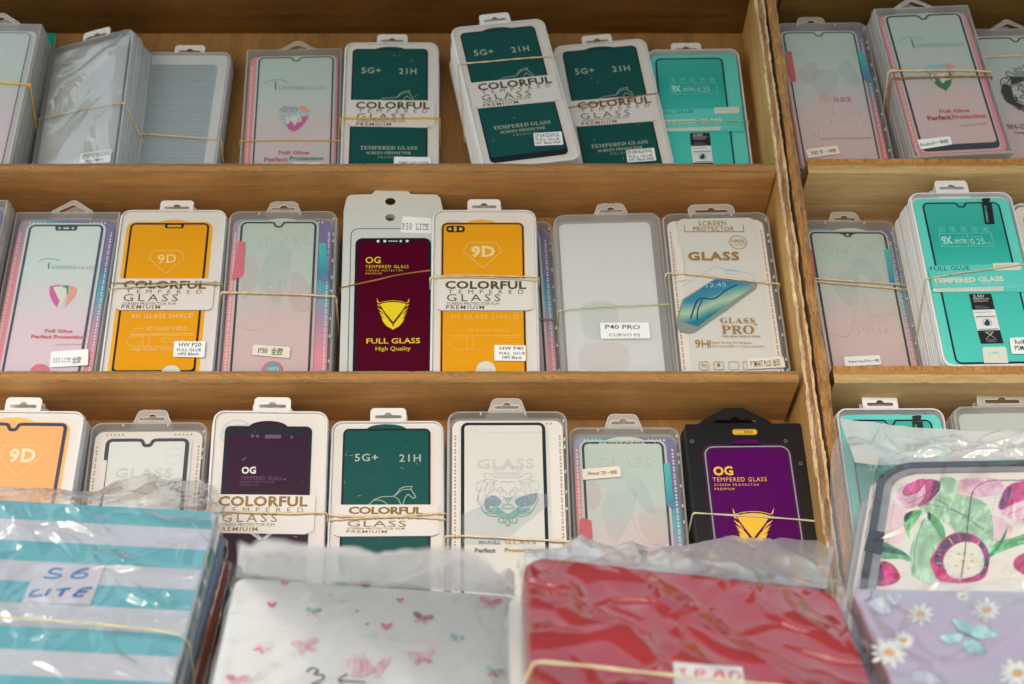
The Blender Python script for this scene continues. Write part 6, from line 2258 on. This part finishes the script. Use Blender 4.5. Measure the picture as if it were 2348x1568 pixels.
bA = Art('bfly', '37', 0.0)
bf(bA, 360, 825, 1.2, 8, 'bf_teal', 'bf_pink', 'bf_blue')
bf(bA, 780, 620, .7, 5, 'bf_plum', 'bf_teal', 'bf_blue')
bf(bA, 130, 598, .6, 15, 'bf_rose', 'bf_pink', 'bf_blue')
bf(bA, 305, 1100, 2.0, -12, 'bf_pink', 'bf_pink', 'bf_rose')
bf(bA, 1230, 880, 1.5, 15, 'bf_plum', 'bf_pink', 'bf_rose')
bf(bA, 1230, 1190, 2.0, -10, 'bf_pink', 'bf_rose', 'bf_rose')
bf(bA, 1500, 1040, 1.1, 20, 'bf_teal', 'bf_pink', 'bf_blue')
bf(bA, 1770, 760, 1.6, 10, 'bf_rose', 'bf_pink', 'bf_rose')
bf(bA, 1800, 1310, 1.3, 15, 'bf_teal', 'bf_rose', 'bf_blue')
bf(bA, -240, 1380, 1.7, 0, 'bf_rose', 'bf_pink', 'bf_rose')
bf(bA, -60, 1120, 1.2, 30, 'bf_pink', 'bf_rose', 'bf_rose')
for x_, y_, s_ in ((945, 940, 1.0), (1052, 730, .6), (30, 770, .8), (790, 925, .35), (710, 822, .3)):
    bA.poly([(x_, y_ + 30 * s_), (x_ - 42 * s_, y_ - 4 * s_), (x_ - 34 * s_, y_ - 26 * s_), (x_, y_ - 10 * s_), (x_ + 40 * s_, y_ - 26 * s_), (x_ + 46 * s_, y_ - 4 * s_)], 'heart', True)
for x_, y_, r_, m_ in ((598, 746, 26, 'bf_teal'), (832, 1014, 38, 'bf_teal'), (998, 1040, 26, 'bf_pink'), (20, 1088, 30, 'bf_teal'), (1490, 728, 26, 'bf_teal'), (1415, 1355, 28, 'bf_pink'), (1900, 980, 40, 'bf_teal'), (500, 700, 16, 'bf_teal')):
    bA.circ(x_, y_, r_, m_, 5, r_ * .7)
bA.circ(555, 600, 70, 'bf_teal', 0, 22)
bA.circ(715, 1270, 118, 'bf_pink', 0, 125)
for a_ in range(-60, 61, 20):
    bA.line([(715 + 30 * math.sin(R(a_)), 1270 - 36 * math.cos(R(a_))), (715 + 104 * math.sin(R(a_)), 1270 - 108 * math.cos(R(a_)))], 5, 'bf_rose')
bA.poly([(840, 1300), (880, 1230), (960, 1190), (970, 1220), (920, 1290), (860, 1360)], 'bf_pink', True)
bd_ = case_slab('bfly', 'tablet_case', 'white tablet case printed with pink butterflies, in clear film', .012, 'case_white', 'case_white', bA, r=.008, group=GB_, film_amp=.0095, film_s=14, folds=10, fold_h=.5, crinkles=70, seed=2.7,
                creases=[(-.02, .20, .05, .13, .024, .004)])
mb = MB()
A = Art('bfly', '37', -.0007)
A.line([(430, 1400), (350, 1396), (436, 1360), (440, 1325), (372, 1318), (400, 1290), (352, 1268), (308, 1298)], 17, 'marker_black', True)
A.line([(738, 1284), (660, 1300), (566, 1362), (640, 1374), (776, 1382)], 17, 'marker_black', True)
A.line([(560, 1365), (600, 1396)], 12, 'marker_black')
A.emit(mb, -.0007)
mb.build('handwritten_price', bd_)
flap(bd_, 'bfly', -38, [(548, 1238), (575, 1250), (600, 1232), (650, 1236), (680, 1250), (720, 1258), (800, 1270), (850, 1274), (905, 1272), (960, 1268), (1020, 1262), (1062, 1262), (1090, 1278), (1130, 1310), (1175, 1352)],
     [(541, 1324), (700, 1335), (900, 1347), (1100, 1358), (1180, 1366)], 'bag_flap_film', .006, 26, 5.0)
for i_, (m_, c_) in enumerate((('case_white', 'second'), ('case_green', 'third'), ('case_dark', 'fourth'))):
    under_case('bfly', .014 + .0135 * i_, .012, m_, '%s case from the top under the butterfly one' % c_, GB_, dx=(.002, .004, .001)[i_], rot=(-.5, .6, .2)[i_])

# lilac case with daisies
lA = Art('lilac', '39', 0.0)


def daisy(A, cx, cy, s, rot=0, pet=11):
    for i in range(pet):
        a = R(rot + 360 * i / pet)
        dx, dy = math.cos(a), math.sin(a) * .72
        nx, ny = -math.sin(a), math.cos(a) * .72
        L_ = s * (.85 + .3 * ((i * 37) % 5) / 5)
        A.poly([(cx + dx * s * .22, cy + dy * s * .22), (cx + dx * L_ * .6 + nx * s * .16, cy + dy * L_ * .6 + ny * s * .16), (cx + dx * L_, cy + dy * L_),
                (cx + dx * L_ * .6 - nx * s * .16, cy + dy * L_ * .6 - ny * s * .16)], 'daisy', True)
    A.circ(cx, cy, s * .28, 'daisy_c', 0, s * .22)


daisy(lA, 712, 1285, 190, 10)
daisy(lA, 840, 1180, 120, 40)
daisy(lA, 1370, 790, 72, 0)
daisy(lA, 1580, 910, 150, 20, 10)
daisy(lA, 990, 950, 140, 5, 9)
daisy(lA, 1860, 1480, 190, 15)
lA.poly([(1262, 1010), (1350, 1000), (1430, 1030), (1450, 1080), (1410, 1130), (1330, 1080)], 'bf_aqua', True)
lA.poly([(1430, 1110), (1520, 1050), (1640, 1090), (1690, 1140), (1600, 1170), (1480, 1165)], 'bf_aqua', True)
lA.poly([(1170, 1145), (1260, 1120), (1370, 1130), (1340, 1200), (1260, 1222), (1180, 1190)], 'bf_aqua', True)
lA.poly([(1380, 1180), (1460, 1180), (1540, 1230), (1575, 1300), (1500, 1310), (1380, 1270)], 'bf_aqua', True)
lA.line([(1262, 1010), (1320, 1080), (1400, 1130)], 6, 'bf_line', True)
lA.line([(1540, 1070), (1640, 1100), (1692, 1140)], 6, 'bf_line', True)
lA.line([(1170, 1145), (1260, 1122), (1360, 1128)], 5, 'bf_line', True)
lA.line([(1575, 1300), (1530, 1220), (1470, 1180)], 6, 'bf_line', True)
lA.line([(1310, 1108), (1400, 1140), (1510, 1182)], 14, 'black_line')
lA.poly([(540, 840), (600, 800), (760, 770), (815, 790), (800, 850), (700, 890), (560, 870)], 'bf_lav', True)
lA.poly([(540, 860), (640, 890), (740, 900), (700, 955), (640, 960), (570, 920)], 'bf_lav', True)
lA.line([(480, 840), (540, 800), (550, 735)], 8, 'bf_line', True)
lA.line([(500, 835), (600, 800), (680, 785)], 7, 'bf_line', True)
lA.line([(570, 925), (640, 960), (700, 955)], 6, 'bf_line', True)
lA.poly([(920, 1460), (1000, 1450), (1130, 1500), (1220, 1568), (950, 1568)], 'bf_lav', True)
lA.line([(915, 1460), (1000, 1455), (1120, 1500), (1230, 1570)], 9, 'bf_line', True)
ld = case_slab('lilac', 'tablet_case', 'lilac tablet case with daisies and blue butterflies, lower right corner', .016, 'case_lilac', 'pages_grey', lA, r=.004, group=GB_, film_amp=.0030, film_s=10, seed=4.1, folds=5, fold_h=.5, crinkles=30, film_m='bag_film_soft')
for i_, (m_, c_) in enumerate((('pages_grey', 'second'), ('pages_grey', 'third'))):
    under_case('lilac', .018 + .0165 * i_, .0155, m_, '%s case from the top under the lilac one' % c_, GB_, dx=(.001, -.004)[i_], rot=(.8, -.4)[i_])

# tulip case, standing behind
tA = Art('tulip', '35', 0.0)
P5 = lambda pts, m, sm=True: tA.poly(pts, m, sm)
P5([(820, 1100), (940, 1120), (960, 1300), (900, 1400), (800, 1380)], 'tulip_wash')
P5([(1380, 900), (1560, 880), (1640, 980), (1500, 1040), (1380, 1000)], 'tulip_wash')
P5([(1650, 1180), (1760, 1200), (1840, 1300), (1760, 1400), (1660, 1360)], 'tulip_wash')
P5([(1050, 1100), (1200, 1000), (1400, 1000), (1620, 1080), (1680, 1300), (1640, 1560), (1460, 1620), (1350, 1300), (1200, 1200)], 'leaf_pale')
P5([(1230, 870), (1360, 870), (1370, 1000), (1240, 1060)], 'leaf_pale')
P5([(1000, 1400), (1080, 1220), (1200, 1180), (1280, 1350), (1200, 1700), (1020, 1700), (980, 1560)], 'leaf_pale')
P5([(850, 990), (960, 900), (1080, 870), (1215, 885), (1225, 960), (1150, 1060), (960, 1120), (900, 1060)], 'tulip_light')
P5([(940, 930), (1080, 868), (1110, 900), (1040, 990), (930, 1010)], 'tulip_pink')
P5([(1110, 880), (1215, 885), (1228, 940), (1150, 1060), (1050, 1100), (1110, 1000)], 'tulip_pink')
P5([(1180, 890), (1230, 900), (1220, 980), (1120, 1070), (1160, 980)], 'tulip_dark')
P5([(935, 1180), (990, 1140), (1085, 1135), (1040, 1220), (985, 1290), (975, 1370), (935, 1280)], 'leaf_mid')
P5([(935, 1180), (970, 1150), (1010, 1140), (960, 1220), (940, 1240)], 'leaf_deep')
P5([(1130, 1150), (1200, 1190), (1270, 1290), (1270, 1400), (1200, 1300), (1150, 1220)], 'leaf_mid')
P5([(1130, 1150), (1160, 1165), (1150, 1220), (1130, 1200)], 'leaf_deep')
P5([(1770, 960), (1900, 880), (2100, 860), (2100, 1260), (1900, 1230), (1740, 1160), (1720, 1080)], 'tulip_light')
P5([(1770, 960), (1880, 900), (2100, 870), (2060, 1000), (1850, 1080), (1740, 1130)], 'tulip_pink')
P5([(1725, 1090), (1780, 960), (1830, 940), (1800, 1060), (1750, 1130)], 'tulip_dark')
P5([(740, 1400), (860, 1440), (970, 1510), (1000, 1568), (900, 1540), (740, 1530)], 'leaf_mid')
P5([(760, 1440), (880, 1460), (960, 1510), (860, 1500), (750, 1480)], 'leaf_deep')
P5([(1640, 1530), (1700, 1400), (1850, 1360), (2050, 1300), (2050, 1380), (1850, 1440), (1700, 1500)], 'leaf_mid')
P5([(1640, 1520), (1740, 1380), (1800, 1270), (1760, 1400), (1680, 1500)], 'leaf_dark')
P5([(1150, 1560), (1180, 1500), (1240, 1400), (1330, 1330), (1450, 1320), (1560, 1370), (1640, 1480), (1640, 1600), (1600, 1700), (1480, 1740), (1300, 1740), (1200, 1700)], 'tulip_magenta')
P5([(1180, 1560), (1240, 1420), (1330, 1345), (1450, 1330), (1500, 1370), (1400, 1400), (1280, 1470), (1240, 1600)], 'tulip_dark')
P5([(1560, 1380), (1640, 1480), (1630, 1620), (1560, 1700), (1580, 1560)], 'tulip_dark')
P5([(1260, 1560), (1320, 1450), (1430, 1400), (1540, 1420), (1600, 1520), (1580, 1640), (1460, 1700), (1320, 1690)], 'centre_cream')
for x_, y_ in ((1390, 1500), (1440, 1490), (1500, 1500), (1420, 1560), (1370, 1600), (1500, 1560), (1470, 1620)):
    tA.circ(x_, y_, 14, 'print_yellow_gold')
for a_ in range(0, 360, 24):
    ca_, sa_ = math.cos(R(a_)), math.sin(R(a_))
    tA.line([(1425 + 165 * ca_, 1550 + 150 * sa_), (1418 + 222 * ca_, 1535 + 195 * sa_)], 9, ('tulip_dark', 'tulip_light', 'tulip_pink')[a_ // 24 % 3])
for (x0_, y0_, x1_, y1_) in ((960, 1080, 1190, 900), (940, 1010, 1120, 885), (1000, 1100, 1215, 950), (1760, 1120, 1990, 900), (1800, 1170, 2060, 1000), (1880, 1220, 2080, 1120)):
    tA.line([(x0_, y0_), ((x0_ + x1_) / 2 + 18, (y0_ + y1_) / 2 + 22), (x1_, y1_)], 7, 'tulip_magenta', True)
for (x0_, y0_, x1_, y1_) in ((1010, 1660, 1100, 1200), (1120, 1080, 1500, 1200), (1200, 1040, 1600, 1300), (960, 1300, 1060, 1150), (1660, 1510, 1990, 1360), (780, 1420, 980, 1540)):
    tA.line([(x0_, y0_), ((x0_ + x1_) / 2 - 22, (y0_ + y1_) / 2 - 22), (x1_, y1_)], 6, 'leaf_dark', True)
P5([(700, 1620), (760, 1560), (850, 1600), (900, 1700), (820, 1760), (700, 1760)], 'tulip_magenta')
P5([(700, 1640), (740, 1590), (760, 1680), (720, 1760)], 'tulip_dark')
P5([(1850, 1560), (1920, 1500), (2050, 1480), (2050, 1700), (1880, 1640)], 'tulip_magenta')
P5([(1400, 880), (1700, 870), (1760, 960), (1600, 1020), (1420, 960)], 'tulip_light')
tA.line([(1410, 1700), (1440, 1500), (1460, 1300), (1490, 1050), (1520, 960), (1590, 910), (1680, 885), (1935, 885)], 9, 'case_piping', True)
for i_ in range(22):
    tA.line([(850 - i_ * 4.6, 1060 + i_ * 28), (849 - i_ * 4.6, 1070 + i_ * 28)], 6, 'stitch')
    tA.line([(1700 - i_ * 6, 1000 + i_ * 30), (1699 - i_ * 6, 1010 + i_ * 30)], 6, 'stitch')
for i_ in range(20):
    tA.line([(900 + i_ * 46, 925 - min(i_, 4) * 7), (914 + i_ * 46, 922 - min(i_, 4) * 7)], 5, 'stitch')


def tulip_rim(mb):
    W, H = FRAME['tulip'][1:]
    a = rrect(-W / 2, 0, W / 2, H, .028, 10)
    b = rrect(-W / 2 + .0055, .0055, W / 2 - .0055, H - .0055, .024, 10)
    c = rrect(-W / 2 + .0115, .0115, W / 2 - .0115, H - .0115, .020, 10)
    mb.flat([a, b], -.0035, 'case_piping')
    mb.wall(a, -.0035, .012, 'case_piping')
    mb.wall(b, -.0035, -.0015, 'case_piping', flip=True)
    mb.flat([b, c], -.0018, 'case_zip')


FRAME['tulip_in'] = FRAME['tulip']
td = case_slab('tulip', 'tablet_case', 'zipped tulip-print tablet case with grey piping and black side strap', .014, 'tulip_cream', 'case_piping', tA, r=.028, extra=tulip_rim, group=GB_, film_amp=.0022, film_s=9, seed=6.2, folds=8, fold_h=.6, crinkles=40, film_m='bag_film_soft', gap=.005)
mb = MB()
A = Art('tulip', '35', -.004)
q = [A.L(*p) for p in [(640, 1300), (770, 1322), (745, 1495), (600, 1468)]]
mb.slab([q[::-1]], -.0048, -.0036, 'case_strap')
mb.build('side_strap', td)
flap(td, 'tulip', 6, [(1925, 957), (1990, 966), (2100, 980), (2250, 988), (2420, 985)], [(1960, 1060), (2010, 1066), (2100, 1064), (2250, 1060), (2420, 1058)], 'bag_flap_film', .006, 24, 7.0)
mb = MB()
A = Art('tulip', '35', .010)
q = [A.L(*p) for p in [(330, 700), (420, 500), (560, 420), (700, 760), (640, 1100), (560, 1568), (540, 2000), (290, 2000), (320, 1300)]]
nn = 40
ql = smooth_path(q, True, 6)
mb.flat([ql[::-1]], .006, 'bag_thin')
mb.build('bag_edge', td)
for i_, c_ in enumerate(('second', 'third')):
    under_case('tulip', .018 + .016 * i_, .014, ('case_white', 'pages_grey')[i_], '%s white-bagged case from the front behind the tulip one' % c_, GB_, dx=-.010 - .009 * i_, dz=.002)

# ------------------------------------------------------------------ unseen canopy, added to darken the zenith mirrored in the pack covers
mb = MB()
SHADE_PTS = [(-.98, -.68, 1.02), (2.6, -.68, 1.02), (2.6, .38, 1.12), (-.98, .38, 1.12)]
mb.add(SHADE_PTS, [(0, 1, 2, 3)], 'zenith_shade_cloth')
mb.add([(x, y, z + .012) for x, y, z in SHADE_PTS], [(0, 1, 2, 3)], 'zenith_shade_cloth')
shade_o = mb.build('added_zenith_shade', None)
structure(shade_o)

# ------------------------------------------------------------------ stall table and ground (world frame)
cz = min((WORLD @ FRAME[k_][0] @ Vector((0, .08, 0))).z for k_ in ('red', 'stripe', 'bfly', 'lilac'))
mb = MB()
mb.box(-1.3, 1.5, -1.05, .25, cz - .10, cz - .07, 'table_bounce_cloth')
t_ = mb.build('stall_table', None)
structure(t_)
t_['label'] = 'unseen stall table with pale light-bouncing cloth under the crates and bagged cases'
mb = MB()
mb.add([(-30, -30, cz - .85), (30, -30, cz - .85), (30, 30, cz - .85), (-30, 30, cz - .85)], [(0, 1, 2, 3)], 'ground_grey')
g_ = mb.build('ground', None)
structure(g_)
print('objects', len(COL.objects), 'faces', sum(len(m.polygons) for m in bpy.data.meshes))
